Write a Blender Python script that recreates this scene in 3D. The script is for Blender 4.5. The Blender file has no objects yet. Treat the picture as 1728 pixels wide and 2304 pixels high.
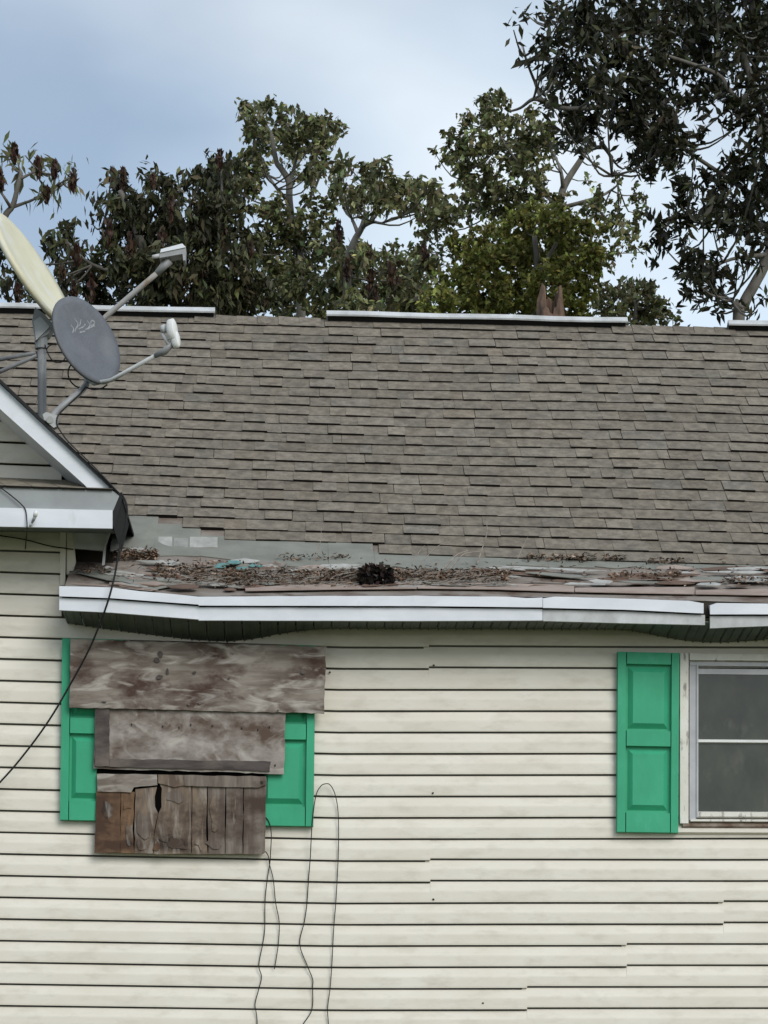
import bpy, math, random
import numpy as np
from mathutils import Vector, Matrix
random.seed(7); rng = np.random.default_rng(7)
S = bpy.context.scene
COL = S.collection
R = math.radians
# ------------------------------------------------------------------ camera
F = 5125.0; YH = 2330.0; PSI = R(2.5)
CAM = Vector((0.0, -13.5, 1.5))
FWD = Vector((math.sin(PSI), math.cos(PSI), 0)); RGT = Vector((math.cos(PSI), -math.sin(PSI), 0))
cd = bpy.data.cameras.new('camera'); cam = bpy.data.objects.new('camera', cd); COL.objects.link(cam)
cam.location = CAM; cam.rotation_euler = (R(90), 0, -PSI)
cd.sensor_fit = 'HORIZONTAL'; cd.sensor_width = 36; cd.lens = F * 36 / 1728
cd.shift_y = (YH - 1152) / 1728; cd.clip_end = 5000; cd.clip_start = 0.1
S.camera = cam
# ------------------------------------------------------------------ world, sun, exposure
W = bpy.data.worlds.new('World'); S.world = W; W.use_nodes = True
nt = W.node_tree; nt.nodes.clear()
def N(t, **k):
    n = nt.nodes.new(t)
    for a, b in k.items(): setattr(n, a, b)
    return n
out = N('ShaderNodeOutputWorld'); bg = N('ShaderNodeBackground'); bg.inputs[1].default_value = 0.081
sky = N('ShaderNodeTexSky', sky_type='NISHITA', sun_disc=False, sun_elevation=R(33), sun_rotation=R(152), air_density=1.0, dust_density=1.2)
tc = N('ShaderNodeTexCoord'); mp = N('ShaderNodeMapping'); mp.inputs['Location'].default_value = (6.1, 3.9, 8.8); mp.inputs['Scale'].default_value = (1, 1, 1.9)
no = N('ShaderNodeTexNoise'); no.inputs['Scale'].default_value = 3.2; no.inputs['Detail'].default_value = 5; no.inputs['Roughness'].default_value = 0.42
no2 = N('ShaderNodeTexNoise'); no2.inputs['Scale'].default_value = 5.0; no2.inputs['Detail'].default_value = 4; no2.inputs['Roughness'].default_value = 0.4
rp = N('ShaderNodeValToRGB'); rp.color_ramp.elements[0].position = 0.36; rp.color_ramp.elements[1].position = 0.64
rp.color_ramp.elements[0].color = (0.32, 0.32, 0.32, 1); rp.color_ramp.elements[1].color = (1, 1, 1, 1)
rc = N('ShaderNodeValToRGB'); rc.color_ramp.elements[0].position = 0.35; rc.color_ramp.elements[1].position = 0.65
rc.color_ramp.elements[0].color = (6.2, 7.6, 9.0, 1); rc.color_ramp.elements[1].color = (8.0, 8.8, 9.5, 1)
mx = N('ShaderNodeMix', data_type='RGBA')
L = nt.links.new
L(tc.outputs['Generated'], mp.inputs['Vector']); L(mp.outputs[0], no.inputs['Vector']); L(mp.outputs[0], no2.inputs['Vector'])
L(no.outputs[0], rp.inputs[0]); L(no2.outputs[0], rc.inputs[0])
L(rp.outputs[0], mx.inputs['Factor']); L(sky.outputs[0], mx.inputs[6]); L(rc.outputs[0], mx.inputs[7])
L(mx.outputs[2], bg.inputs[0]); L(bg.outputs[0], out.inputs[0])
sd = bpy.data.lights.new('sun', 'SUN'); sun = bpy.data.objects.new('sun', sd); COL.objects.link(sun)
sd.energy = 1.5; sd.angle = R(32); sd.color = (1, 0.96, 0.9)
sv = Vector((math.sin(R(152)) * math.cos(R(33)), math.cos(R(152)) * math.cos(R(33)), math.sin(R(33))))
sun.rotation_euler = sv.to_track_quat('Z', 'Y').to_euler(); sun.location = sv * 40
vs = S.view_settings; vs.view_transform = 'Standard'; vs.look = 'None'; vs.exposure = 0.45; vs.gamma = 1; vs.use_curve_mapping = False
S.render.engine = 'CYCLES'
# ------------------------------------------------------------------ pixel -> place helpers (distance comes from the surface touched)
def U(p, Y):
    d = FWD + RGT * ((p[0] - 864) / F) + Vector((0, 0, (YH - p[1]) / F))
    return CAM + d * ((Y - CAM.y) / d.y)
o  = lambda x, y: (x * 1.0416, y * 1.0416)
z1 = lambda x, y: (x / 3.318, 450 + y / 3.318)
z2 = lambda x, y: (x / 3.6875, 820 + y / 3.6875)
z3 = lambda x, y: (100 + x / 2.074, 1150 + y / 2.074)
z4 = lambda x, y: (800 + x / 1.788, 1150 + y / 1.788)
z5 = lambda x, y: (100 + x / 2.37, 1400 + y / 2.37)
z6 = lambda x, y: (1328 + x / 3.95, 1400 + y / 3.95)
z7 = lambda x, y: (500 + x / 3.7875, 1720 + y / 3.7875)
t1 = lambda x, y: (x / 1.92, 200 + y / 1.92)
t2 = lambda x, y: (864 + x / 1.92, y / 1.92)
def lerp(a, b, t): return a + (b - a) * t
def interp(tab, x):
    if x <= tab[0][0]: return tab[0][1]
    for (a, b), (c, d) in zip(tab, tab[1:]):
        if x <= c: return lerp(b, d, (x - a) / (c - a))
    return tab[-1][1]
# ------------------------------------------------------------------ objects
def link(ob, parent=None):
    COL.objects.link(ob)
    if parent: ob.parent = parent
    return ob
def empty(name, loc=(0, 0, 0)):
    e = bpy.data.objects.new(name, None); e.location = loc; e.empty_display_size = 0.2
    return link(e)
def tag(ob, label=None, cat=None, group=None, kind=None):
    for k, v in (('label', label), ('category', cat), ('group', group), ('kind', kind)):
        if v: ob[k] = v
    return ob
class MB:
    def __init__(s): s.v = []; s.f = []; s.m = []; s.c = []
    def add(s, vs, fs, m=0, col=None):
        b = len(s.v); s.v += [tuple(v) for v in vs]
        for f in fs: s.f.append(tuple(b + i for i in f)); s.m.append(m)
        if col is not None: s.c += [col] * len(vs)
    def hexa(s, p, m=0, col=None):      # p: 4 front pts (ccw seen from the front) then 4 back pts
        s.add(p, [(0, 1, 2, 3), (7, 6, 5, 4), (0, 4, 5, 1), (1, 5, 6, 2), (2, 6, 7, 3), (3, 7, 4, 0)], m, col)
    def box(s, a, b, m=0):
        x0, y0, z0 = a; x1, y1, z1_ = b
        s.hexa([(x0, y0, z0), (x1, y0, z0), (x1, y0, z1_), (x0, y0, z1_), (x0, y1, z0), (x1, y1, z0), (x1, y1, z1_), (x0, y1, z1_)], m)
    def prism(s, pts, d, m=0):          # pts: polygon; d: extrusion vector
        n = len(pts); d = Vector(d)
        pts = [Vector(p) for p in pts]
        s.add(pts + [p + d for p in pts], [tuple(range(n)), tuple(range(2 * n - 1, n - 1, -1))] + [(i, n + i, n + (i + 1) % n, (i + 1) % n) for i in range(n)], m)
    def tube(s, pts, rad, k=8, m=0, cap=True):
        pts = [Vector(p) for p in pts]; n = len(pts)
        if not hasattr(rad, '__len__'): rad = [rad] * n
        base = len(s.v); up = Vector((0.13, 0.3, 0.95)); prev = None
        for i in range(n):
            t = (pts[min(i + 1, n - 1)] - pts[max(i - 1, 0)])
            if t.length < 1e-9: t = Vector((0, 0, 1))
            t.normalize()
            a = (prev - t * prev.dot(t)) if prev else t.cross(up if abs(t.dot(up)) < .95 else Vector((1, 0, 0)))
            if a.length < 1e-6: a = t.orthogonal()
            a.normalize(); prev = a; b = t.cross(a)
            for j in range(k):
                q = 2 * math.pi * j / k; s.v.append(tuple(pts[i] + (a * math.cos(q) + b * math.sin(q)) * rad[i]))
        for i in range(n - 1):
            for j in range(k):
                s.f.append((base + i * k + j, base + i * k + (j + 1) % k, base + (i + 1) * k + (j + 1) % k, base + (i + 1) * k + j)); s.m.append(m)
        if cap:
            s.f.append(tuple(base + j for j in reversed(range(k)))); s.m.append(m)
            s.f.append(tuple(base + (n - 1) * k + j for j in range(k))); s.m.append(m)
    def build(s, name, mats, parent=None, smooth=False):
        me = bpy.data.meshes.new(name); me.from_pydata(s.v, [], s.f)
        for mm in (mats if isinstance(mats, (list, tuple)) else [mats]): me.materials.append(mm)
        if any(s.m): me.polygons.foreach_set('material_index', s.m)
        if s.c:
            at = me.color_attributes.new('tint', 'FLOAT_COLOR', 'POINT'); at.data.foreach_set('color', [x for c in s.c for x in c])
        if smooth: me.polygons.foreach_set('use_smooth', [True] * len(me.polygons))
        me.update()
        return link(bpy.data.objects.new(name, me), parent)
def smooth_path(pts, sub=5):
    pts = [Vector(p) for p in pts]; r = []
    for i in range(len(pts) - 1):
        p0 = pts[max(i - 1, 0)]; p1 = pts[i]; p2 = pts[i + 1]; p3 = pts[min(i + 2, len(pts) - 1)]
        for k in range(sub):
            t = k / sub
            r.append(0.5 * ((2 * p1) + (p2 - p0) * t + (2 * p0 - 5 * p1 + 4 * p2 - p3) * t * t + (3 * p1 - p0 - 3 * p2 + p3) * t ** 3))
    return r + [pts[-1]]
# ------------------------------------------------------------------ materials
def mat(name, c1, c2=None, scale=(6, 6, 6), rough=0.6, bump=0.0, bscale=None, c3=None, s3=(2, 2, 2), r3=(0.5, 0.7), tint=False, ramp=(0.35, 0.65), trans=0.0, spec=0.3, metal=0.0, detail=6, coords='Object'):
    m = bpy.data.materials.new(name); m.use_nodes = True; t = m.node_tree; nn = t.nodes; lk = t.links.new
    p = nn['Principled BSDF']; p.inputs['Roughness'].default_value = rough; p.inputs['Metallic'].default_value = metal
    p.inputs['Specular IOR Level'].default_value = spec
    co = nn.new('ShaderNodeTexCoord').outputs[coords]
    def noise(sc, det=detail):
        mpn = nn.new('ShaderNodeMapping'); mpn.inputs['Scale'].default_value = sc; lk(co, mpn.inputs[0])
        nz = nn.new('ShaderNodeTexNoise'); nz.inputs['Scale'].default_value = 1; nz.inputs['Detail'].default_value = det; nz.inputs['Roughness'].default_value = 0.6
        lk(mpn.outputs[0], nz.inputs['Vector']); return nz.outputs[0]
    def mix(f, a, b, mode='MIX', fac=None):
        q = nn.new('ShaderNodeMix'); q.data_type = 'RGBA'; q.blend_type = mode
        if f is not None: lk(f, q.inputs[0])
        else: q.inputs[0].default_value = fac
        for s_, v in ((q.inputs[6], a), (q.inputs[7], b)):
            if isinstance(v, tuple): s_.default_value = (*v, 1)
            else: lk(v, s_)
        return q.outputs[2]
    def ramped(f, a, b):
        q = nn.new('ShaderNodeMapRange'); q.inputs[1].default_value = a; q.inputs[2].default_value = b; lk(f, q.inputs[0]); return q.outputs[0]
    c = c1
    if c2: c = mix(ramped(noise(scale), *ramp), c1, c2)
    if c3: c = mix(ramped(noise(s3), *r3), c, c3)
    if tint:
        a = nn.new('ShaderNodeAttribute'); a.attribute_name = 'tint'; c = mix(None, c, a.outputs['Color'], 'MULTIPLY', 1.0)
    if isinstance(c, tuple): p.inputs['Base Color'].default_value = (*c, 1)
    else: lk(c, p.inputs['Base Color'])
    if bump:
        b = nn.new('ShaderNodeBump'); b.inputs['Strength'].default_value = bump; b.inputs['Distance'].default_value = 0.004
        lk(noise(bscale or scale), b.inputs['Height']); lk(b.outputs[0], p.inputs['Normal'])
    if trans:
        tr = nn.new('ShaderNodeBsdfTranslucent'); ms = nn.new('ShaderNodeMixShader'); ms.inputs[0].default_value = trans
        if isinstance(c, tuple): tr.inputs[0].default_value = (*c, 1)
        else: lk(c, tr.inputs[0])
        lk(p.outputs[0], ms.inputs[1]); lk(tr.outputs[0], ms.inputs[2]); lk(ms.outputs[0], nn['Material Output'].inputs[0])
    return m
M = {}
M['siding'] = mat('cream_vinyl', (0.715, 0.682, 0.61), (0.655, 0.618, 0.535), (2.2, 2, 5), 0.5, 0.12, (3, 3, 40), c3=(0.51, 0.478, 0.40), s3=(5, 2, 14), r3=(0.5, 0.85))
M['shingle'] = mat('asphalt_granules', (0.225, 0.199, 0.163), (0.135, 0.120, 0.099), (16, 16, 16), 0.95, 0.7, (260, 260, 260), c3=(0.088, 0.08, 0.07), s3=(34, 34, 34), r3=(0.52, 0.9), tint=True, spec=0.1)
M['asphalt_edge'] = mat('asphalt_cut_edge', (0.016, 0.014, 0.013), rough=0.95, spec=0.05)
M['alu'] = mat('white_aluminium', (0.70, 0.73, 0.78), (0.62, 0.65, 0.70), (3, 3, 8), 0.42, 0.05, (8, 8, 8), c3=(0.42, 0.42, 0.41), s3=(6, 6, 3), r3=(0.62, 0.9))
M['alu_dirty'] = mat('grimy_aluminium', (0.55, 0.57, 0.59), (0.38, 0.39, 0.39), (7, 7, 5), 0.5, 0.1, (14, 14, 14))
M['grey_paint'] = mat('grey_metal_paint', (0.30, 0.32, 0.325), (0.25, 0.265, 0.27), (5, 5, 5), 0.5)
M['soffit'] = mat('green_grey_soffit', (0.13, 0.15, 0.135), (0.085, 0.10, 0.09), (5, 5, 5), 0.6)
M['green'] = mat('green_shutter_paint', (0.042, 0.365, 0.200), (0.034, 0.31, 0.168), (5, 5, 3), 0.55, 0.15, (50, 50, 14), c3=(0.08, 0.42, 0.27), s3=(9, 9, 4), r3=(0.6, 0.85))
M['casing'] = mat('peeling_white_paint', (0.72, 0.71, 0.66), (0.62, 0.60, 0.54), (9, 9, 5), 0.6, 0.4, (30, 30, 12), c3=(0.27, 0.25, 0.225), s3=(22, 22, 7), r3=(0.56, 0.66))
M['frame_grey'] = mat('storm_window_aluminium', (0.46, 0.47, 0.485), (0.36, 0.37, 0.39), (8, 8, 8), 0.4, metal=0.0)
M['rot'] = mat('rotten_brown_wood', (0.13, 0.085, 0.06), (0.30, 0.25, 0.21), (14, 14, 14), 0.9, 0.5)
M['black'] = mat('black_rubber', (0.012, 0.012, 0.013), rough=0.6)
M['dark'] = mat('dark_wood_and_painted_shade', (0.03, 0.025, 0.02), rough=0.9)  # dark wood, also painted shade in openings and recesses
M['void'] = mat('painted_gap_shade', (0.004, 0.004, 0.004), rough=1.0, spec=0.0)  # near-black colour painting the shade between the planks
M['felt'] = mat('wall_felt', (0.10, 0.098, 0.09), rough=0.9)
M['black_edge'] = mat('black_drip_edge_and_vent_shadow', (0.014, 0.014, 0.016), rough=0.7)  # black roof edge, also the painted shadow below the vents
def wood(name, a, b, c, st, knots=0.0):
    m = mat(name, a, b, st, 0.85, 0.6, tuple(q * 3 for q in st), c3=c, s3=(3.2, 3.2, 5.5), r3=(0.47, 0.63), spec=0.12, detail=10, ramp=(0.40, 0.60))
    t = m.node_tree; nn = t.nodes; lk = t.links.new; p = nn['Principled BSDF']; src = p.inputs['Base Color'].links[0].from_socket
    co = nn.new('ShaderNodeTexCoord').outputs['Object']; mpn = nn.new('ShaderNodeMapping'); mpn.inputs['Scale'].default_value = (st[0] * .9, 1, st[2] * .6); mpn.inputs['Location'].default_value = (3.3, 0, 1.7); lk(co, mpn.inputs[0])
    wv = nn.new('ShaderNodeTexNoise'); wv.inputs['Scale'].default_value = 1; wv.inputs['Detail'].default_value = 8; wv.inputs['Distortion'].default_value = 2.2; lk(mpn.outputs[0], wv.inputs['Vector'])
    mr = nn.new('ShaderNodeMapRange'); mr.inputs[1].default_value = .52; mr.inputs[2].default_value = .70; mr.inputs[4].default_value = knots; lk(wv.outputs[0], mr.inputs[0])
    q = nn.new('ShaderNodeMix'); q.data_type = 'RGBA'; lk(mr.outputs[0], q.inputs[0]); lk(src, q.inputs[6]); q.inputs[7].default_value = (.50, .47, .43, 1); lk(q.outputs[2], p.inputs['Base Color'])
    return m
M['ply_a'] = wood('weathered_plywood', (0.27, 0.24, 0.21), (0.15, 0.125, 0.105), (0.07, 0.043, 0.035), (3, 3, 16), .7)
M['ply_b'] = wood('grey_plywood', (0.33, 0.30, 0.275), (0.20, 0.175, 0.155), (0.10, 0.07, 0.055), (5, 5, 9), .6)
M['ply_dark'] = wood('dark_wood_strip', (0.10, 0.085, 0.08), (0.06, 0.05, 0.047), (0.15, 0.125, 0.11), (4, 4, 20))
M['ply_c'] = wood('brown_rotting_plywood', (0.215, 0.165, 0.125), (0.115, 0.085, 0.066), (0.045, 0.032, 0.026), (13, 13, 4), .35)
M['ply_o'] = wood('orange_brown_plywood', (0.235, 0.145, 0.085), (0.13, 0.08, 0.05), (0.07, 0.042, 0.03), (16, 16, 3))
M['ply_g'] = wood('grey_brown_plank', (0.21, 0.18, 0.155), (0.125, 0.10, 0.085), (0.07, 0.05, 0.04), (22, 22, 2.4))
M['deck'] = mat('stained_roof_deck', (0.25, 0.225, 0.20), (0.15, 0.12, 0.10), (3, 3, 9), 0.9, 0.5, (12, 12, 30), c3=(0.09, 0.06, 0.045), s3=(5, 5, 5), r3=(0.5, 0.65))
M['membrane'] = mat('grey_green_underlayment', (0.215, 0.22, 0.195), (0.165, 0.17, 0.15), (5, 5, 9), 0.8, 0.4, (30, 30, 30), c3=(0.17, 0.155, 0.14), s3=(4, 4, 6), r3=(0.58, 0.8))
M['pale'] = mat('pale_flashing_scrap', (0.40, 0.40, 0.38), (0.27, 0.27, 0.25), (14, 14, 14), 0.7)
M['pale2'] = mat('weathered_flashing_scrap', (0.29, 0.295, 0.275), (0.22, 0.22, 0.205), (9, 9, 9), 0.7)
M['pink'] = mat('pinkish_bare_wood', (0.34, 0.275, 0.24), (0.24, 0.185, 0.155), (4, 4, 16), 0.85, 0.4)
M['brownwood'] = mat('brown_bare_wood', (0.16, 0.105, 0.08), (0.09, 0.06, 0.045), (5, 5, 14), 0.9, 0.4)
M['teal'] = mat('teal_tarp_scrap', (0.07, 0.20, 0.20), (0.14, 0.26, 0.25), (40, 40, 40), 0.6)
M['litter'] = mat('dead_leaf', (0.5, 0.5, 0.5), rough=0.9, tint=True, spec=0.1)
M['twig'] = mat('grey_twig', (0.33, 0.30, 0.265), (0.20, 0.17, 0.145), (30, 30, 30), 0.9)
M['leaf'] = mat('leaf', (0.85, 0.85, 0.85), rough=0.5, tint=True, trans=0.3, spec=0.25)
M['bark'] = mat('grey_bark', (0.18, 0.168, 0.148), (0.085, 0.077, 0.066), (7, 7, 2.5), 0.9, 0.8, (16, 16, 5))
M['snag'] = mat('bare_brown_snag', (0.185, 0.12, 0.085), (0.06, 0.04, 0.03), (14, 14, 3), 0.9, 0.8)
M['cream'] = mat('cream_dish_paint', (0.66, 0.635, 0.47), (0.57, 0.54, 0.385), (4, 4, 4), 0.5, c3=(0.66, 0.66, 0.60), s3=(5, 5, 5), r3=(0.5, 0.7))
M['dishgrey'] = mat('grey_dish_paint', (0.135, 0.145, 0.165), (0.105, 0.113, 0.13), (120, 120, 120), 0.6, c3=(0.17, 0.18, 0.20), s3=(5, 5, 5), r3=(0.45, 0.75))
M['galv'] = mat('galvanised_steel', (0.33, 0.34, 0.35), (0.24, 0.245, 0.25), (9, 9, 9), 0.5, metal=0.1)
M['rusty'] = mat('rust_streaked_steel', (0.37, 0.37, 0.375), (0.30, 0.29, 0.28), (6, 6, 6), 0.6, c3=(0.27, 0.17, 0.09), s3=(9, 9, 9), r3=(0.55, 0.68))
M['white'] = mat('white_plastic', (0.74, 0.75, 0.74), (0.66, 0.67, 0.66), (9, 9, 9), 0.4)
M['mark'] = mat('faded_white_print', (0.34, 0.35, 0.37), (0.16, 0.17, 0.19), (60, 60, 60), 0.6)
M['glass'] = mat('dirty_window_glass', (0.030, 0.034, 0.029), (0.055, 0.06, 0.047), (5, 5, 3), 0.14, spec=0.5, c3=(0.10, 0.10, 0.08), s3=(9, 9, 5), r3=(0.55, 0.85))
M['block'] = mat('foundation_block', (0.32, 0.31, 0.29), (0.24, 0.23, 0.215), (5, 5, 5), 0.9, 0.5, (40, 40, 40))
M['grass'] = mat('lawn', (0.07, 0.095, 0.03), (0.12, 0.11, 0.05), (0.8, 0.8, 0.8), 0.95)
# ------------------------------------------------------------------ ground
g = MB(); g.add([(-400, -200, 0), (400, -200, 0), (400, 900, 0), (-400, 900, 0)], [(0, 1, 2, 3)])
tag(g.build('ground', M['grass']), kind='structure')
# ================================================================== HOUSE
house = tag(empty('house'), 'old cream vinyl-sided house with grey shingle roof and sagging eave', 'house')
# ---- siding: butt line k, measured at three columns of the wall
def butt(k, X):
    zl = U((60, 1433.8 + 48.7 * (k - 4)), 0); zm = U((760, 1454.5 + 48.05 * (k - 4)), 0); zr = U((1728, 1455.2 + 47.75 * (k - 4)), 0)
    if X < zm.x: return lerp(zl.z, zm.z, (X - zl.x) / (zm.x - zl.x))
    return lerp(zm.z, zr.z, (X - zm.x) / (zr.x - zm.x))
PROF = [(1.0, 0.0), (0.99, -0.002), (0.66, -0.0115), (0.57, -0.0145), (0.50, -0.0155), (0.08, -0.0165), (0.0, -0.0155), (0.0, 0.0)]
STEP = {}
def stepped(k, X):
    z = butt(k, X); xj = STEP.get(k)
    if xj is None: return z
    return z - .0035 * max(0, 1 - (xj - X) / 1.2) if X < xj else z + .0075 * max(0, 1 - (X - xj) / 1.8)
def siding_board(k, x0, x1, out_=0.0):
    mb = MB(); nx = max(2, int((x1 - x0) / 0.25)); ph = random.random() * 6
    xs_ = [lerp(x0, x1, i / nx) for i in range(nx + 1)]
    xj = STEP.get(k - 1)
    if xj and x0 < xj < x1 and STEP.get(k) is None or (xj and x0 < xj - .05 and xj + .05 < x1): xs_ = sorted(xs_ + [xj - .0005, xj + .0005])
    nx = len(xs_) - 1
    for lap in range(2):
        rows = []
        for X in xs_:
            sx = X if not (STEP.get(k + lap) and abs(X - STEP[k + lap]) < .04) else (x1 - .001 if out_ else x0 + .04)
            zb = stepped(k + lap, sx); zt = stepped(k + lap - 1, X if lap == 0 else sx) - 0.0105
            w = 0.0011 * math.sin(X * 2.3 + ph + lap) + 0.0008 * math.sin(X * 6.1 + ph * 2)
            rows.append([(X, y - out_ + w, lerp(zb, zt, h)) for h, y in PROF])
        n = len(PROF)
        mb.add([p for r in rows for p in r], [(i * n + j, i * n + j + 1, (i + 1) * n + j + 1, (i + 1) * n + j) for i in range(nx) for j in range(n - 1)])
        for r_, flip in ((rows[0], 0), (rows[-1], 1)):
            mb.add(r_, [tuple(range(n)) if flip else tuple(reversed(range(n)))])
    return mb.build('siding_board', M['siding'], house)
XL, XR = -4.2, 5.6
px = lambda x, y: U((x, y), 0).x
xc = px(139, 1240)
joints = {4: o(926, 1440), 14: o(929, 1880), 16: o(1562, 1970), 18: o(1353, 2060), 20: o(1138, 2160), 8: None, 22: o(700, 2250), 24: o(1300, 2350)}
for k_, j_ in joints.items():
    if j_: STEP[k_] = STEP[k_ + 1] = px(*j_)
RK0, RK1 = U((0, 852), -0.46), U((274, 1113), -0.46)
def rake_x(z): return RK0.x + (z - RK0.z) / (RK1.z - RK0.z) * (RK1.x - RK0.x)
def lap_board(k, x1):
    if x1 < XL + .3: return
    mb = MB(); zb = [butt(k, x) for x in (XL, x1)]; zt = [butt(k - 1, x) - .0105 for x in (XL, x1)]
    rows = [[(x, y, lerp(zb[i], zt[i], h)) for h, y in PROF] for i, x in enumerate((XL, x1))]; n = len(PROF)
    mb.add(rows[0] + rows[1], [(j, j + 1, n + j + 1, n + j) for j in range(n - 1)]); mb.build('siding_board', M['siding'], house)
for k in range(-16, 0):
    zt_ = butt(k - 1, xc); lap_board(k, min(xc, rake_x(zt_) - .03))
siding_board(0, XL, xc)
siding_board(2, XL, xc)
for k in range(4, 32, 2):
    j = joints.get(k)
    if j:
        xj = px(*j)
        siding_board(k, xj - 0.03, XR); siding_board(k, XL, xj, 0.0032)
    else: siding_board(k, XL, XR)
zlow = butt(31, 0)
mb = MB(); mb.box((XL, 0.0015, zlow - 0.1), (XR, 0.13, U((800, 1400), 0).z)); mb.prism([(XL, .012, 4.0), (xc - .01, .012, 4.0), (xc - .01, .012, 4.6), (XL, .012, 4.6)], (0, .12, 0))
mb.build('wall_sheathing', M['felt'], house)
mb = MB(); mb.box((XL, 0.03, -0.2), (XR, 0.25, zlow + 0.05)); mb.build('foundation', M['block'], house)
# corner trim of the gable wing above the eave
mb = MB()
mb.prism([U(z2(498, 1368), -0.03), U(z2(547, 1368), -0.03), U(z2(540, 1830), -0.03), U(z2(500, 1835), -0.03)], (0, 0.05, 0))
mb.build('corner_trim', M['siding'], house)
mb = MB()
mb.prism([U(z2(553, 1368), -0.012), U(z2(600, 1368), -0.012), U(z2(628, 1630), -0.012), U(z2(598, 1740), -0.012), U(z2(553, 1742), -0.012)], (0, 0.03, 0))
mb.build('corner_trim', M['siding'], house)
# side wall of the wing, running back over the main roof
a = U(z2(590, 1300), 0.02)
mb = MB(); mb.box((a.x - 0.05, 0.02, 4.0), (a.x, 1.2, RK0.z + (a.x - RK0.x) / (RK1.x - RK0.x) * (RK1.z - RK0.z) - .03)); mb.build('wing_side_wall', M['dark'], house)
# ---- main roof surface: a ruled sheet between eave, kink and ridge lines
KY, RYD, EY = 0.42, 3.11, -0.33
kA, kB = U(o(0, 1176), KY), U(o(1659, 1226), KY)
rA, rB = U(o(0, 674), RYD), U(o(1659, 713), RYD)
ETAB = [(-600, 1258), (128, 1268), (240, 1271), (300, 1279), (430, 1288), (900, 1286), (1172, 1290), (1520, 1298), (1659, 1303), (2300, 1318)]
def eave(X):
    # eave height follows the sagging gutter line
    x = (X - U(o(0, 1290), EY).x) / (U(o(1659, 1290), EY).x - U(o(0, 1290), EY).x) * 1659
    return U(o(x, interp(ETAB, x)), EY).z + 0.004
def line(a, b, X):
    t = (X - a.x) / (b.x - a.x); q = a.lerp(b, t); return Vector((X, q.y, q.z))
def roofp(X, v, n=0.0):
    """v<0: rotten strip above the gutter, 0..1 kink to ridge; n = height above the sheet"""
    K_ = line(kA, kB, X)
    if v >= 0:
        p = K_.lerp(line(rA, rB, X), v); p.z += -0.028 * math.sin(math.pi * min(1, v)) * (0.6 + 0.4 * math.sin(X * 1.3 + 1)); s = (line(rA, rB, X) - K_).normalized()
    else:
        E_ = Vector((X, EY, eave(X))); p = K_.lerp(E_, -v); s = (K_ - E_).normalized()
        p.z -= 0.03 * math.sin(math.pi * -v) * (0.6 + 0.4 * math.sin(X * 3 + 2))
    nr = Vector((1, 0, 0)).cross(s); nr.normalize()
    return p + nr * n
roof = MB(); NX = 90
vs_ = [-1, -.75, -.5, -.25, 0, .25, .5, .75, 1]
rows = [[roofp(lerp(XL - .3, XR + .3, i / NX), v, -0.004) for v in vs_] for i in range(NX + 1)]
nv = len(vs_)
roof.add([p for r in rows for p in r], [(i * nv + j, (i + 1) * nv + j, (i + 1) * nv + j + 1, i * nv + j + 1) for i in range(NX) for j in range(nv - 1) if j >= 4 or rows[i][0].x > xc - .05])
# back slope and its eave
rl, rr = roofp(XL - .3, 1, -0.004), roofp(XR + .3, 1, -0.004)
roof.add([rl, rr, (rr.x, 2 * rr.y + .35, 4.0), (rl.x, 2 * rl.y + .35, 4.0)], [(0, 1, 2, 3)])
roof = roof.build('roof', M['deck'], house)
mb = MB(); mb.box((XL, 6.05, -0.2), (XR, 6.2, 4.2)); mb.build('back_wall', M['siding'], house)
# ---- shingles: laminated strips about a metre wide, every strip its own object
NC = 25
def shingle(i, x0, x1):
    mb = MB(); x = x0; raised = random.random() < .5
    v0 = i / NC + random.uniform(-.0012, .0012); v1 = min(1.0, (i + 1.35) / NC)
    tone = random.gauss(1, .05); sk = random.uniform(-.0011, .0011)
    while x < x1 - 0.01:
        w = random.uniform(.10, .27) if raised else random.uniform(.07, .22)
        xe = min(x1, x + w)
        if x1 - xe < .05: xe = x1
        h = (0.0175 if raised else 0.0105) + random.uniform(-.002, .003)
        va = v0 + sk * (x - x0) + random.uniform(-.0007, .0007) + (0 if raised else .001)
        vb = v0 + sk * (xe - x0) + random.uniform(-.0007, .0007) + (0 if raised else .001)
        t = tone * (random.gauss(1.03, .05) if raised else random.gauss(.97, .05)); wm = random.gauss(0, .012)
        col = (t * (1 + wm), t, t * (1 - wm), 1)
        g_ = 0.0
        A, B, C_, D = roofp(x + g_, va, h), roofp(xe - g_, vb, h), roofp(xe - g_, v1, .0015), roofp(x + g_, v1, .0015)
        A0, B0, C0, D0 = roofp(x + g_, va, 0), roofp(xe - g_, vb, 0), roofp(xe - g_, v1, 0), roofp(x + g_, v1, 0)
        mb.add([A, B, C_, D], [(0, 1, 2, 3)], 0, col)
        mb.add([A0, B0, B, A], [(0, 1, 2, 3)], 1, (1, 1, 1, 1)); mb.add([A0, B0, B, A, C0, C_, D0, D], [(1, 4, 5, 2), (6, 0, 3, 7)], 0, col)
        x = xe; raised = not raised
    return mb.build('shingle', [M['shingle'], M['asphalt_edge']], roof)
# visible width of the roof plus a margin
def edge_left(i): return -3.7 if i < 3 else -4.2
for i in range(NC):
    x = -3.9 - random.random()
    if i == 0: x = px(860, 1200)
    if i == 1: x = px(500, 1200)
    if i == 2: x = px(400, 1200)
    while x < 5.5:
        xe = x + 0.985
        shingle(i, x, min(xe, XR + .28)); x = xe + random.uniform(.001, .006)
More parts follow.
